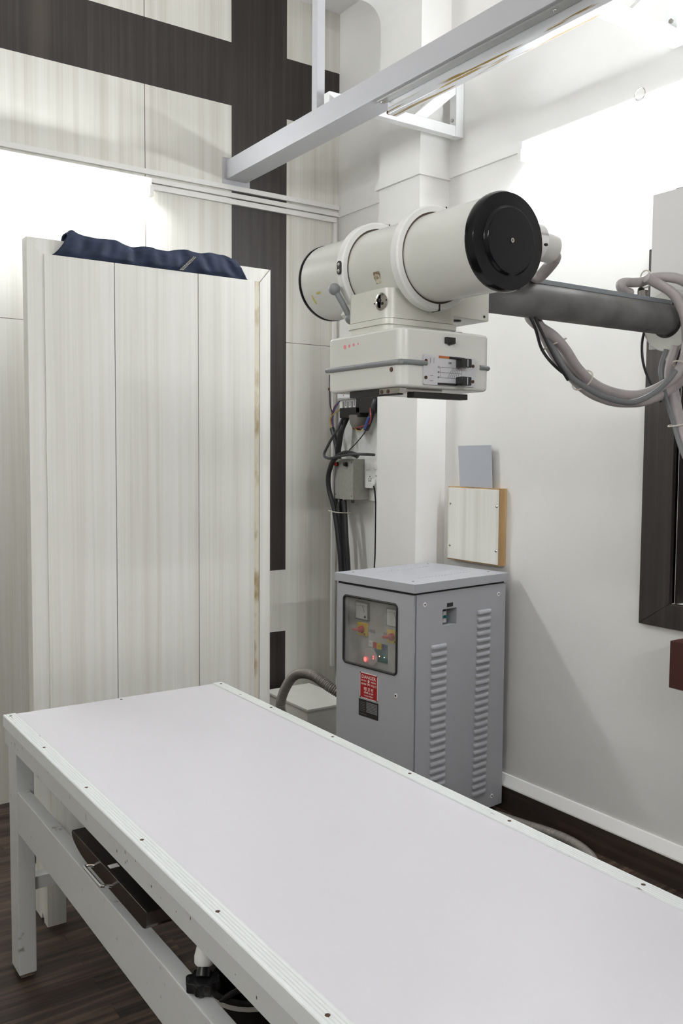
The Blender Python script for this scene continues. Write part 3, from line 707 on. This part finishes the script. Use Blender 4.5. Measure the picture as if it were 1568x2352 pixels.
d1 = cable([(1.998, 1.428, 1.80), (1.99, 1.44, 1.74), (1.986, 1.43, 1.683), (1.983, 1.41, 1.62), (1.98, 1.385, 1.55), (1.98, 1.35, 1.49), (1.98, 1.30, 1.40), (1.985, 1.28, 1.1), (1.985, 1.27, .7), (1.975, 1.26, .3), (1.965, 1.25, .02)], .0115, cabg, 'left thick grey cable dropping past the dark window frame', grp='thick grey tube cables')
d2 = cable([(2.000, 1.45, 1.79), (2.012, 1.448, 1.741), (2.012, 1.435, 1.673), (2.012, 1.42, 1.617), (2.01, 1.392, 1.55), (2.01, 1.35, 1.48), (2.01, 1.30, 1.38), (2.012, 1.262, 1.1), (2.012, 1.254, .5), (2.0, 1.25, .052)], .0115, cabg, 'right thick grey cable dropping past the dark window frame', grp='thick grey tube cables')
d3 = cable([(1.975, 1.44, 1.79), (1.962, 1.445, 1.738), (1.962, 1.43, 1.677), (1.962, 1.405, 1.61), (1.96, 1.375, 1.535), (1.96, 1.335, 1.46), (1.96, 1.29, 1.35), (1.96, 1.27, 1.0), (1.96, 1.27, .5), (1.94, 1.25, .02)], .006, cabd, 'dark grey cable dropping with thick cables before the window frame')
cable([(2.012, 1.532, 1.86), (2.00, 1.532, 1.825), (2.0, 1.532, 1.791), (2.0, 1.525, 1.757), (2.0, 1.508, 1.72), (2.0, 1.47, 1.66)], .0035, cabk, 'thin black wire curving down from white flange of the arm')
b = B(tie); b.tube([(1.987 + .036 * math.cos(a), 1.405 + .016 * math.sin(a), 1.600 + .006 * math.cos(a)) for a in [2 * PI * k / 24 for k in range(25)]], .0022, 6, 1); b.build('cable_tie', d1)

# ------------------------------------------------------------------ control cabinet
RZ = .121
t = thing('control_cabinet', 'grey metal control cabinet with window and louvres in the corner', 'cabinet', (2.135, 2.635, 0), RZ)
w, d, zb, zt = .545, .452, .04, .985
L = dict(local=True)
b = B(cabi)   # carcass: back, right side, bottom, top, divider behind the instruments
b.box(0.02, w, d - .012, d, zb, zt); b.box(w - .012, w, .003, d - .012, zb, zt, .001); b.box(.02, w - .012, .003, d - .012, zb, zb + .012); b.box(.02, w - .012, .003, d - .012, zt - .012, zt - .001)
b.build('carcass', t, **L)
for fx, fy in ((.05, .05), (w - .08, .05), (.05, d - .08), (w - .08, d - .08)):
    b = B(blackm); b.box(fx, fx + .03, fy, fy + .03, 0, zb, .001); b.build('foot', t, **L)
# front (louvred) panel with breaker opening
def louvre(b, x0, x1, z, h=.0155):
    y = -.0002
    # a pressed louvre: slopes out towards the bottom, rounded ends
    pr = [(y, z + h / 2), (y - .0055, z + h * .30), (y - .0075, z - h * .05), (y - .0075, z - h * .42), (y - .0060, z - h / 2), (y, z - h / 2)]
    tq = bmesh.new(); rings = []
    for x, s in ((x0, .0), (x0 + .002, .55), (x0 + .006, .92), (x0 + .012, 1), (x1 - .012, 1), (x1 - .006, .92), (x1 - .002, .55), (x1, .0)):
        rings.append([tq.verts.new((x, y + (p[0] - y) * s, z + (p[1] - z) * (.75 + .25 * s))) for p in pr])
    for a, q in zip(rings, rings[1:]):
        for i in range(len(pr)): tq.faces.new((a[i], a[(i + 1) % len(pr)], q[(i + 1) % len(pr)], q[i]))
    bmesh.ops.recalc_face_normals(tq, faces=tq.faces); b._add(tq)
b = B(cabi)
mx0, mx1, mz0, mz1 = .157, .239, .848, .914
b.box(.012, mx0, 0, .003, zb, zt); b.box(mx1, w, 0, .003, zb, zt); b.box(mx0, mx1, 0, .003, zb, mz0); b.box(mx0, mx1, 0, .003, mz1, zt)
for k in range(27): louvre(b, .366 - .0006 * k, .452 - .0006 * k, .878 - .0290 * k, .0175)
for k in range(24): louvre(b, .094, .184, .770 - .0290 * k, .0175)
side = b.build('side_panel', t, ang=.9, **L)
b = B(cabi); b.box(mx0 - .001, mx0, .0032, .05, mz0, mz1); b.box(mx1, mx1 + .001, .0032, .05, mz0, mz1); b.box(mx0, mx1, .0032, .05, mz0 - .001, mz0); b.box(mx0, mx1, .0032, .05, mz1, mz1 + .001); b.box(mx0, mx1, .05, .051, mz0, mz1)
b.m(louv)
for k in range(2): b.box(mx0 + .008 + .021 * k, mx0 + .027 + .021 * k, .024, .049, mz0 + .006, mz0 + .050, .001)
b.m(blackm); b.box(mx0 + .004, mx0 + .055, .035, .049, mz0 + .051, mz1 - .002); b.m(greenp)
for k in range(2): b.box(mx0 + .010 + .021 * k, mx0 + .025 + .021 * k, .012, .024, mz0 + .026, mz0 + .036, .001)
b.build('breaker_recess', side, **L)
b = B(blackm); b.box(.182, .216, -.0015, -.0002, .921, .9365, .0004); b.build('name_plate', side, **L)
for x, z in ((.055, .944), (.499, .942), (.478, .087), (.055, .087)):
    b = B(louv); b.lathe([(.009, 0), (.009, .0012), (.006, .0018)], (x, -.0001, z), (0, -1, 0), 20); b.m(rust); b.cyl((x, -.0018, z), (x, -.0026, z), .004, n=6); b.build('panel_screw', side, **L)
# door on the left face with a rounded window
b = B(cabi); y0, y1 = .006, d - .002
wy0, wy1, wz0, wz1 = .094, .406, .660, .937
hole = rrect(wy0, wy1, wz0, wz1, .016, 6)
tq = bmesh.new()
outer = [(y0, zb), (y1, zb), (y1, zt - .002), (y0, zt - .002)]
def plate_with_hole(b, outer, hole, x0, x1):
    tq = bmesh.new()
    o = [tq.verts.new((x0, p[0], p[1])) for p in outer]; h = [tq.verts.new((x0, p[0], p[1])) for p in hole]
    eo = [tq.edges.new((o[i], o[(i + 1) % len(o)])) for i in range(len(o))]; eh = [tq.edges.new((h[i], h[(i + 1) % len(h)])) for i in range(len(h))]
    bmesh.ops.triangle_fill(tq, edges=eo + eh, use_beauty=True)
    r = bmesh.ops.extrude_face_region(tq, geom=tq.faces[:])
    bmesh.ops.translate(tq, vec=(x1 - x0, 0, 0), verts=[v for v in r['geom'] if isinstance(v, bmesh.types.BMVert)])
    bmesh.ops.recalc_face_normals(tq, faces=tq.faces); b._add(tq)
tq.free()
plate_with_hole(b, outer, hole, 0, .016)
door = b.build('door', t, **L)
b = B(blackm); b.tube([(-.0005, p[0], p[1]) for p in hole + hole[:1]], .0050, 8, 1, cap=False); b.build('window_gasket', door, **L)
b = B(pane_m); b.prism(rrect(wy0 + .001, wy1 - .001, wz0 + .001, wz1 - .001, .016), 'x', .003, .005); b.build('window_pane', door, **L)
b = B(louv); b.lathe([(.009, 0), (.009, .002), (.006, .003)], (-.0001, .095, .579), (-1, 0, 0), 20); b.m(blackm); b.cyl((-.003, .095, .579), (-.0036, .095, .579), .0045, n=12); b.build('door_lock', door, **L)
# red danger plate
b = B(txtw); b.prism(rrect(.199, .302, .531, .636, .004), 'x', -.0012, -.0001); b.m(redsign); b.prism(rrect(.2015, .2995, .534, .633, .004), 'x', -.0018, -.0012)
b.m(txtw); X = -.0020; ux, uy = (0, -1, 0), (0, 0, 1); cy = .2505
b.text('DANGER', .0205, (X, cy, .6125), ux, uy, xs=1.02)
b.text('ELECTRIC', .0085, (X, .279, .6005), ux, uy, xs=.85); b.text('PRESSURE', .0085, (X, .222, .6005), ux, uy, xs=.80)
b.sphere((X, cy, .6040), .0062, 12, (.08, .9, 1)); b.prism([(cy - .003, .597), (cy + .003, .597), (cy + .003, .600), (cy - .003, .600)], 'x', X - .0002, X + .0002)
b.text('415/440', .0112, (X, .2800, .5860), ux, uy, xs=.84); b.text('VOLTS', .0125, (X, .2215, .5855), ux, uy, xs=.92)
for s in (-1, 1):
    q0 = Vector((X, cy - .0075, .591 - .0035 * s)); q1 = Vector((X, cy + .0075, .591 + .0035 * s)); b.cyl(q0, q1, .0010, n=6)
b.m(redsign); b.sphere((X - .0004, cy + .0022, .6045), .0013, 8, (.3, 1, 1)); b.sphere((X - .0004, cy - .0022, .6045), .0013, 8, (.3, 1, 1)); b.m(txtw)
b.text('ख त रा', .0215, (X, cy, .5635), ux, uy, xs=1.0)
b.text('बिजली का दाब', .0105, (X, cy, .5520), ux, uy, xs=.95)
b.text('४१५/४४० वोल्टस', .0085, (X, cy, .5405), ux, uy, xs=.95)
b.m(rust)
for yy_, zz_ in ((.2015, .5335), (.2995, .5335), (.2015, .6335), (.2995, .6335)): b.cyl((-.0012, yy_, zz_), (-.0026, yy_, zz_), .0026, n=10)
b.build('danger_plate', door, label='red danger sign with white lettering', **L)
b = B(blackm); b.box(-.0013, -.0001, .194, .309, .4555, .5245, .0003); b.m(txtg); X = -.0016
for k in range(7): b.box(X, -.0012, .199, .263, .4765 + .0062 * k, .4802 + .0062 * k)
for k in range(6): b.box(X, -.0012, .272, .300, .4775 + .0068 * k, .4785 + .0068 * k)
b.box(X, -.0012, .262, .304, .4640, .4650); b.build('rating_plate', door, **L)
# instruments behind the pane
b = B(cabin); b.box(.052, .056, .02, d - .02, .60, .965); inst = b.build('instrument_panel', t, **L)
F = .0519
def meter(yc, zc):
    b = B(grayrub); b.box(F - .010, F, yc - .040, yc + .040, zc - .038, zc + .038, .001); b.m(louv); b.box(F - .0115, F - .0101, yc - .034, yc + .034, zc - .032, zc + .032)
    b.m(txtk); b.cyl((F - .012, yc - .022, zc - .022), (F - .0128, yc - .022, zc - .022), .0055, n=16)
    p0, p1 = Vector((F - .012, yc - .018, zc - .004)), Vector((F - .012, yc - .006, zc + .024)); b.cyl(p0, p1, .0008, n=6)
    for k in range(7):
        a = math.radians(20 + 18 * k); b.box(F - .012, F - .0115, yc + .030 - .05 * k / 6 - .0006, yc + .030 - .05 * k / 6 + .0006, zc + .016 + .004 * math.sin(a), zc + .021 + .004 * math.sin(a))
    b.build('meter', inst, **L)
meter(.343, .874); meter(.158, .871)
def rotary(yc, zc):
    b = B(yelp); b.box(F - .006, F, yc - .031, yc + .031, zc - .027, zc + .027, .002); b.m(txtk); b.box(F - .0064, F - .006, yc - .018, yc - .012, zc - .022, zc - .016)
    b.m(redp); b.cyl((F - .006, yc, zc), (F - .022, yc, zc), .016, .013, 24, .002); b.box(F - .040, F - .010, yc - .004, yc + .024, zc - .004, zc + .005, .002)
    b.build('rotary_switch', inst, **L)
rotary(.344, .798); rotary(.166, .794)
for y in (.290, .206):
    b = B(grayrub); b.box(F - .002, F, y - .0155, y + .0155, .790, .803); b.build('switch_plate', inst, **L)
b = B(greenp); b.box(F - .002, F, .197, .273, .678, .728); b.m(bluep); b.box(F - .002, F, .197, .273, .7285, .754)
b.m(louv); b.box(F - .006, F - .001, .279, .303, .734, .756); b.m(redp); b.box(F - .006, F - .001, .255, .277, .732, .755); b.m(yelp); b.box(F - .008, F - .001, .228, .253, .731, .755)
b.m(txtk); b.text('Y', .017, (F - .0083, .2405, .7365), (0, -1, 0), (0, 0, 1)); b.m(redp); b.text('N', .010, (F - .0064, .291, .742), (0, -1, 0), (0, 0, 1))
b.build('relay_board', inst, **L)
b = B(hazep); b.sphere((F - .006, .296, .690), .040, 20, (.12, 1.15, .95)); b.build('wiring_cover', inst, label='milky plastic cover', **L)
for y, z, m_, r in ((.312, .679, led_r, .0085), (.264, .699, led_r, .0032), (.264, .690, led_r, .003), (.241, .702, led_o, .0026), (.213, .702, led_w, .0020)):
    b = B(m_); b.sphere((F - .017 if y > .25 else F - .004, y, z), r, 12, (.3, 1, 1.2)); b.build('indicator_lamp', inst, **L)
# lid
b = B(cabi); b.box(-.008, w + .008, -.008, d + .004, zt + .008, zt + .043, .002)
for k in range(19):   # two rows of slim vents pressed in the lid
    for x0 in (.125,):
        pass
    yv = .150 + .0
for row, yy_ in ((0, .385), (1, .150)):
    for k in range(17):
        x = .130 + .019 * k; b.prism([(x, zt + .0428), (x + .010, zt + .0428), (x + .003, zt + .0448)], 'y', yy_ - .045, yy_ + .045)
b.m(rust)
for x, y in ((.050, .058), (.500, .058), (.05, .405), (.500, .405)): b.cyl((x, y, zt + .043), (x, y, zt + .0436), .005, n=10)
b.build('lid', t, **L)
b = B(blackm); b.box(.004, w - .004, .006, d - .006, zt, zt + .0078); b.build('lid_gasket', t, **L)
b = B(cabi); b.box(w + .0002, w + .007, .02, .40, .06, .745, .001); b.prism([(.05, .76), (.05, .85), (.09, .85), (.11, .76)], 'x', w + .0002, w + .011, .001); b.build('rear_panel', t, **L)

# ------------------------------------------------------------------ transformer box and corrugated hoses
t = thing('transformer_box', 'low beige metal box on floor behind the cabinet', 'box', (2.32, 3.68, 0))
b = B(boxw); b.box(2.192, 2.45, 3.482, 3.882, 0, .318, .002); b.build('box_body', t)
b = B(boxw); b.box(2.186, 2.456, 3.476, 3.888, .3185, .331, .002); b.build('lid', t)
b = B(wht); b.box(2.158, 2.1915, 3.50, 3.56, .20, .235, .004); b.build('hose_socket', t)
b = B(hosem); b.tube([(2.19, 3.14, .455), (2.13, 3.20, .505), (2.10, 3.309, .543), (2.095, 3.438, .515), (2.09, 3.52, .434), (2.09, 3.56, .35), (2.10, 3.55, .29), (2.13, 3.535, .235), (2.157, 3.53, .218)], .0215, 16, 8, rib=(.0085, .0020))
tag(b.build('conduit_hose', origin=(2.1, 3.4, .3), ang=4, wn=False), 'grey corrugated hose arching in front of beige box behind cabinet', 'hose')
b = B(hosem); b.tube([(2.50, 2.76, .023), (2.559, 2.713, .023), (2.585, 2.655, .023), (2.612, 2.535, .023), (2.642, 2.406, .024), (2.650, 2.30, .024), (2.632, 2.215, .024), (2.592, 2.14, .024), (2.50, 2.06, .024), (2.30, 1.96, .024), (1.95, 1.88, .024), (1.5, 1.92, .024)], .0205, 16, 8, rib=(.0085, .0020))
tag(b.build('conduit_hose', origin=(2.6, 2.3, 0), ang=4, wn=False), 'grey corrugated hose lying on floor along the dark skirting', 'hose')

# ------------------------------------------------------------------ wall box and grey sheet
t = thing('wall_box', 'laminate faced wooden box mounted on right wall above cabinet', 'box', (XR, 2.92, 1.045))
b = B(woodraw); b.box(2.690, 2.729, 2.757, 3.090, 1.046, 1.377, .001); b.build('box_body', t)
b = B(lam2); b.box(2.6855, 2.6898, 2.762, 3.084, 1.052, 1.372, .0006); pn = b.build('front_panel', t)
for y, z in ((2.772, 1.30), (2.772, 1.11), (3.068, 1.30), (3.068, 1.11)):
    b = B(steel); b.lathe([(.0055, 0), (.004, .003), (.0, .0038)], (2.6854, y, z), (-1, 0, 0), 14); b.build('panel_screw', pn)
b = B(sheetm); b.prism([(3.022, 1.3775), (2.816, 1.3775), (2.829, 1.562), (3.038, 1.559)], 'x', 2.699, 2.702, .0004)
tag(b.build('sheet', origin=(2.70, 2.93, 1.378)), 'plain grey sheet standing on the wooden wall box', 'sheet')
b = B(wine); b.box(2.58, 2.729, 1.45, 1.832, .745, .905, .003)
tag(b.build('wooden_board', origin=(2.729, 1.6, .745)), 'dark reddish brown board below window at right edge', 'board')

# ------------------------------------------------------------------ electrics on the set-in wall
b = B(boardm); b.box(2.645, 2.6595, 3.475, 3.86, 1.285, 1.93, .002)
tag(b.build('backing_board', origin=(2.66, 3.66, 1.285)), 'stained white backing board for switches on the recessed wall', 'board')
t = thing('circuit_breaker', 'white circuit breaker block with bare wires under the x-ray head', 'breaker', (2.645, 3.75, 1.752))
b = B(louv); b.box(2.580, 2.6445, 3.635, 3.832, 1.795, 1.90, .002); b.box(2.596, 2.6445, 3.635, 3.832, 1.752, 1.795, .002)
b.m(txtg); b.box(2.5795, 2.5802, 3.660, 3.826, 1.798, 1.801); b.m(redp); b.box(2.5793, 2.5802, 3.742, 3.754, 1.838, 1.850); b.box(2.5793, 2.5802, 3.772, 3.778, 1.812, 1.818)
b.m(txtk); b.box(2.5793, 2.5802, 3.735, 3.752, 1.828, 1.830)
for k in range(4):
    y = 3.797 - .038 * k; b.m(txtg); b.box(2.5945, 2.597, y - .009, y + .009, 1.752, 1.785); b.m(steel); b.box(2.5935, 2.5948, y - .006, y + .006, 1.752, 1.776)
    b.m(txtk); b.box(2.5950, 2.5965, y - .022, y - .017, 1.760, 1.788)
b.build('breaker_body', t)
b = B(blackm); b.box(2.556, 2.644, 3.475, 3.632, 1.72, 1.93, .003); b.box(2.556, 2.644, 3.60, 3.775, 1.700, 1.750, .003); b.build('bus_cover', t, label='black busbar cover')
conm = mat('cover_inside_gray', (.16, .15, .13), .6)
b = B(conm); b.lathe([(.052, 0), (.040, .035), (.022, .060), (.021, .060), (.039, .034), (.050, .001)], (2.592, 3.655, 1.700), (-.25, -.05, -1), 24, cap=False); b.build('cable_boot', t)
b = B(cabk)
b.tube([(2.60, 3.455 + .025, 1.90), (2.575, 3.482, 1.80), (2.56, 3.490, 1.753), (2.555, 3.502, 1.702), (2.555, 3.525, 1.662), (2.56, 3.548, 1.641)], .014, 12, 6)
tag(b.build('cable', origin=(2.56, 3.5, 1.7)), 'thick black cable end curving down right of the breaker', 'cable')
def wire(pts, m_, label, r=.0035): cable(pts, r, m_, label, 'wire', 'wire', 'loose wires at the breaker', 8)
wire([(2.60, 3.838, 1.789), (2.60, 3.885, 1.762), (2.60, 3.912, 1.717), (2.60, 3.908, 1.672), (2.60, 3.895, 1.649)], redw, 'red wire bowing out left of the breaker')
wire([(2.592, 3.836, 1.783), (2.59, 3.870, 1.749), (2.59, 3.885, 1.709), (2.59, 3.882, 1.649)], bluew, 'blue wire bowing out left of the breaker')
wire([(2.592, 3.80, 1.750), (2.58, 3.862, 1.726), (2.58, 3.895, 1.694), (2.58, 3.890, 1.660), (2.58, 3.876, 1.648)], yelw, 'yellow wire bowing out left of the breaker')
wire([(2.54, 3.49, 1.737), (2.53, 3.472, 1.707), (2.53, 3.475, 1.675), (2.53, 3.499, 1.659), (2.53, 3.546, 1.651), (2.53, 3.597, 1.646)], redw, 'red wire hanging right of the breaker', .004)
wire([(2.525, 3.480, 1.695), (2.522, 3.492, 1.668), (2.522, 3.508, 1.640)], bluew, 'short blue wire end right of the breaker', .0065)
wire([(2.53, 3.604, 1.644), (2.53, 3.575, 1.633), (2.53, 3.538, 1.636), (2.53, 3.496, 1.661)], yelw, 'yellow wire loop below the breaker', .0022)
wire([(2.53, 3.492, 1.654), (2.53, 3.524, 1.619), (2.53, 3.581, 1.578), (2.525, 3.644, 1.536)], cabk, 'thin black wire slanting down to the grey junction box', .0025)
cable([(2.60, 3.932, 1.93), (2.60, 3.931, 1.83), (2.60, 3.925, 1.77), (2.60, 3.905, 1.728)], .0035, cabk, 'thin black wire in corner left of the breaker', 'wire', 'wire', 'loose wires at the breaker', 8)
cable([(2.585, 3.884, 1.650), (2.58, 3.858, 1.614), (2.58, 3.838, 1.569), (2.58, 3.826, 1.515), (2.60, 3.86, 1.40), (2.605, 3.87, 1.28), (2.60, 3.86, 1.20)], .013, cabk, 'thick black cable with stripped end left of the breaker')
k1 = cable([(2.605, 3.756, 1.735), (2.598, 3.774, 1.70), (2.575, 3.784, 1.64), (2.572, 3.795, 1.591), (2.575, 3.815, 1.514), (2.60, 3.838, 1.48), (2.617, 3.842, 1.39), (2.603, 3.835, 1.278), (2.575, 3.795, 1.214), (2.57, 3.775, 1.082), (2.57, 3.76, .913), (2.57, 3.75, .5), (2.575, 3.74, .36)], .015, cabk, 'thick black cable dropping straight from breaker behind junction box')
cable([(2.585, 3.790, 1.701), (2.53, 3.752, 1.644), (2.52, 3.796, 1.59), (2.51, 3.832, 1.535), (2.505, 3.836, 1.513), (2.505, 3.818, 1.500), (2.505, 3.775, 1.497), (2.51, 3.697, 1.508), (2.515, 3.603, 1.517), (2.54, 3.53, 1.518), (2.60, 3.535, 1.516)], .0068, cabt, 'thin grey cable looping over the junction box to switchboard')
cable([(2.535, 3.58, 1.507), (2.525, 3.60, 1.517), (2.52, 3.66, 1.524), (2.518, 3.725, 1.510), (2.518, 3.775, 1.481), (2.518, 3.810, 1.426), (2.518, 3.818, 1.382), (2.52, 3.808, 1.328), (2.52, 3.780, 1.274), (2.52, 3.755, 1.21), (2.52, 3.725, 1.091), (2.52, 3.70, .927), (2.52, 3.69, .5), (2.52, 3.68, .36)], .0125, cabk, 'thick black cable curling around left of the junction box')
cable([(2.56, 3.735, 1.284), (2.555, 3.72, 1.219), (2.55, 3.70, 1.088), (2.55, 3.68, .923), (2.55, 3.66, .5), (2.55, 3.66, .36)], .014, cabk, 'thick black cable hanging below the junction box')
b = B(tie); b.tube([(2.552 + .052 * math.cos(a), 3.762 + .062 * math.sin(a), 1.230 + .006 * math.sin(a)) for a in [2 * PI * k / 24 for k in range(25)]], .0025, 6, 1); b.build('cable_tie', k1)
t = thing('junction_box', 'grey metal junction box with red and black push buttons', 'box', (2.6, 3.715, 1.292))
b = B(juncm); b.box(2.545, 2.6445, 3.635, 3.797, 1.292, 1.494, .002)
for z in (1.455, 1.395, 1.335):
    b.lathe([(.0095, 0), (.0095, .0006), (.0085, .0006), (.0085, 0)], (2.60, 3.6352, z), (0, -1, 0), 20, cap=False)
b.build('box_body', t)
for y, m_ in ((3.772, redp), (3.690, black)):
    b = B(blackm); b.cyl((2.545, y, 1.468), (2.537, y, 1.468), .0115, n=20, bev=.001); b.m(m_); b.cyl((2.537, y, 1.468), (2.526, y, 1.468), .0095, n=20, bev=.002); b.build('push_button', t, label='red push button' if m_ is redp else 'black push button')
for y, z in ((3.648, 1.477), (3.648, 1.310), (3.788, 1.315)):
    b = B(rust); b.cyl((2.545, y, z), (2.5435, y, z), .003, n=10); b.build('box_screw', t)
b = B(cabk)
for y in (3.650, 3.664): b.cyl((2.56, y, 1.292), (2.56, y, 1.275), .003, n=8)
b.build('cable_stub', t)
t = thing('switchboard', 'white wall switchboard with two rockers beside the pier', 'switch', (2.645, 3.55, 1.352))
b = B(wht); b.prism(rrect(3.470, 3.632, 1.352, 1.508, .008), 'x', 2.612, 2.6445, .001); b.build('face_plate', t)
for y in (3.596, 3.536):
    b = B(wht); b.prism([(2.6118, 1.442), (2.604, 1.444), (2.6118, 1.482)], 'y', y - .012, y + .012, .0005); b.build('rocker_switch', t)
b = B(blackm); b.cyl((2.6118, 3.540, 1.449), (2.6050, 3.540, 1.449), .003, n=8); b.build('indicator', t)
b = B(blackm)
for y, z, r in ((3.585, 1.408, .0035), (3.594, 1.397, .0028), (3.576, 1.397, .0028), (3.592, 1.387, .0035), (3.577, 1.387, .0035), (3.534, 1.413, .003)): b.cyl((2.6118, y, z), (2.6110, y, z), r, n=10)
b.build('socket_holes', t)
b = B(wht); b.lathe([(.020, 0), (.020, .012), (.016, .022), (.008, .026)], (2.6115, 3.528, 1.383), (-1, 0, 0), 24); pl = tag(b.build('plug', origin=(2.61, 3.528, 1.383)), 'cream round plug in the white switchboard', 'plug')
cable([(2.592, 3.528, 1.364), (2.60, 3.530, 1.345), (2.61, 3.533, 1.27), (2.615, 3.54, 1.14), (2.62, 3.548, 1.032), (2.62, 3.555, .90), (2.62, 3.56, .5), (2.625, 3.57, .36)], .0038, cabk, 'thin black power cord hanging straight from the switchboard plug')

# ------------------------------------------------------------------ camera, world, render look
cam = bpy.data.cameras.new('camera'); co = bpy.data.objects.new('camera', cam); C.objects.link(co)
yaw, pit, rol = math.radians(34.274), math.radians(-3.7127), math.radians(.4)
f = Vector((math.sin(yaw) * math.cos(pit), math.cos(yaw) * math.cos(pit), math.sin(pit)))
r = Vector((math.cos(yaw), -math.sin(yaw), 0)); u = r.cross(f)
r, u = r * math.cos(rol) + u * math.sin(rol), u * math.cos(rol) - r * math.sin(rol)
M = Matrix((r, u, -f)).transposed().to_4x4(); M.translation = (0, 0, 1.52); co.matrix_world = M
cam.sensor_fit = 'HORIZONTAL'; cam.sensor_width = 24; cam.lens = 2061.8 / 1568 * 24; cam.clip_start = .02
sc = bpy.context.scene; sc.camera = co
wd = bpy.data.worlds.new('world'); sc.world = wd; wd.use_nodes = True
wd.node_tree.nodes['Background'].inputs[0].default_value = (.8, .85, .9, 1); wd.node_tree.nodes['Background'].inputs[1].default_value = .05
vs = sc.view_settings; vs.view_transform = 'Standard'; vs.look = 'None'; vs.gamma = 1; vs.use_curve_mapping = False; vs.exposure = 1.42
cy = sc.cycles
cy.max_bounces = 10; cy.diffuse_bounces = 6; cy.glossy_bounces = 4; cy.transparent_max_bounces = 8
cy.use_denoising = True; cy.sample_clamp_indirect = 8
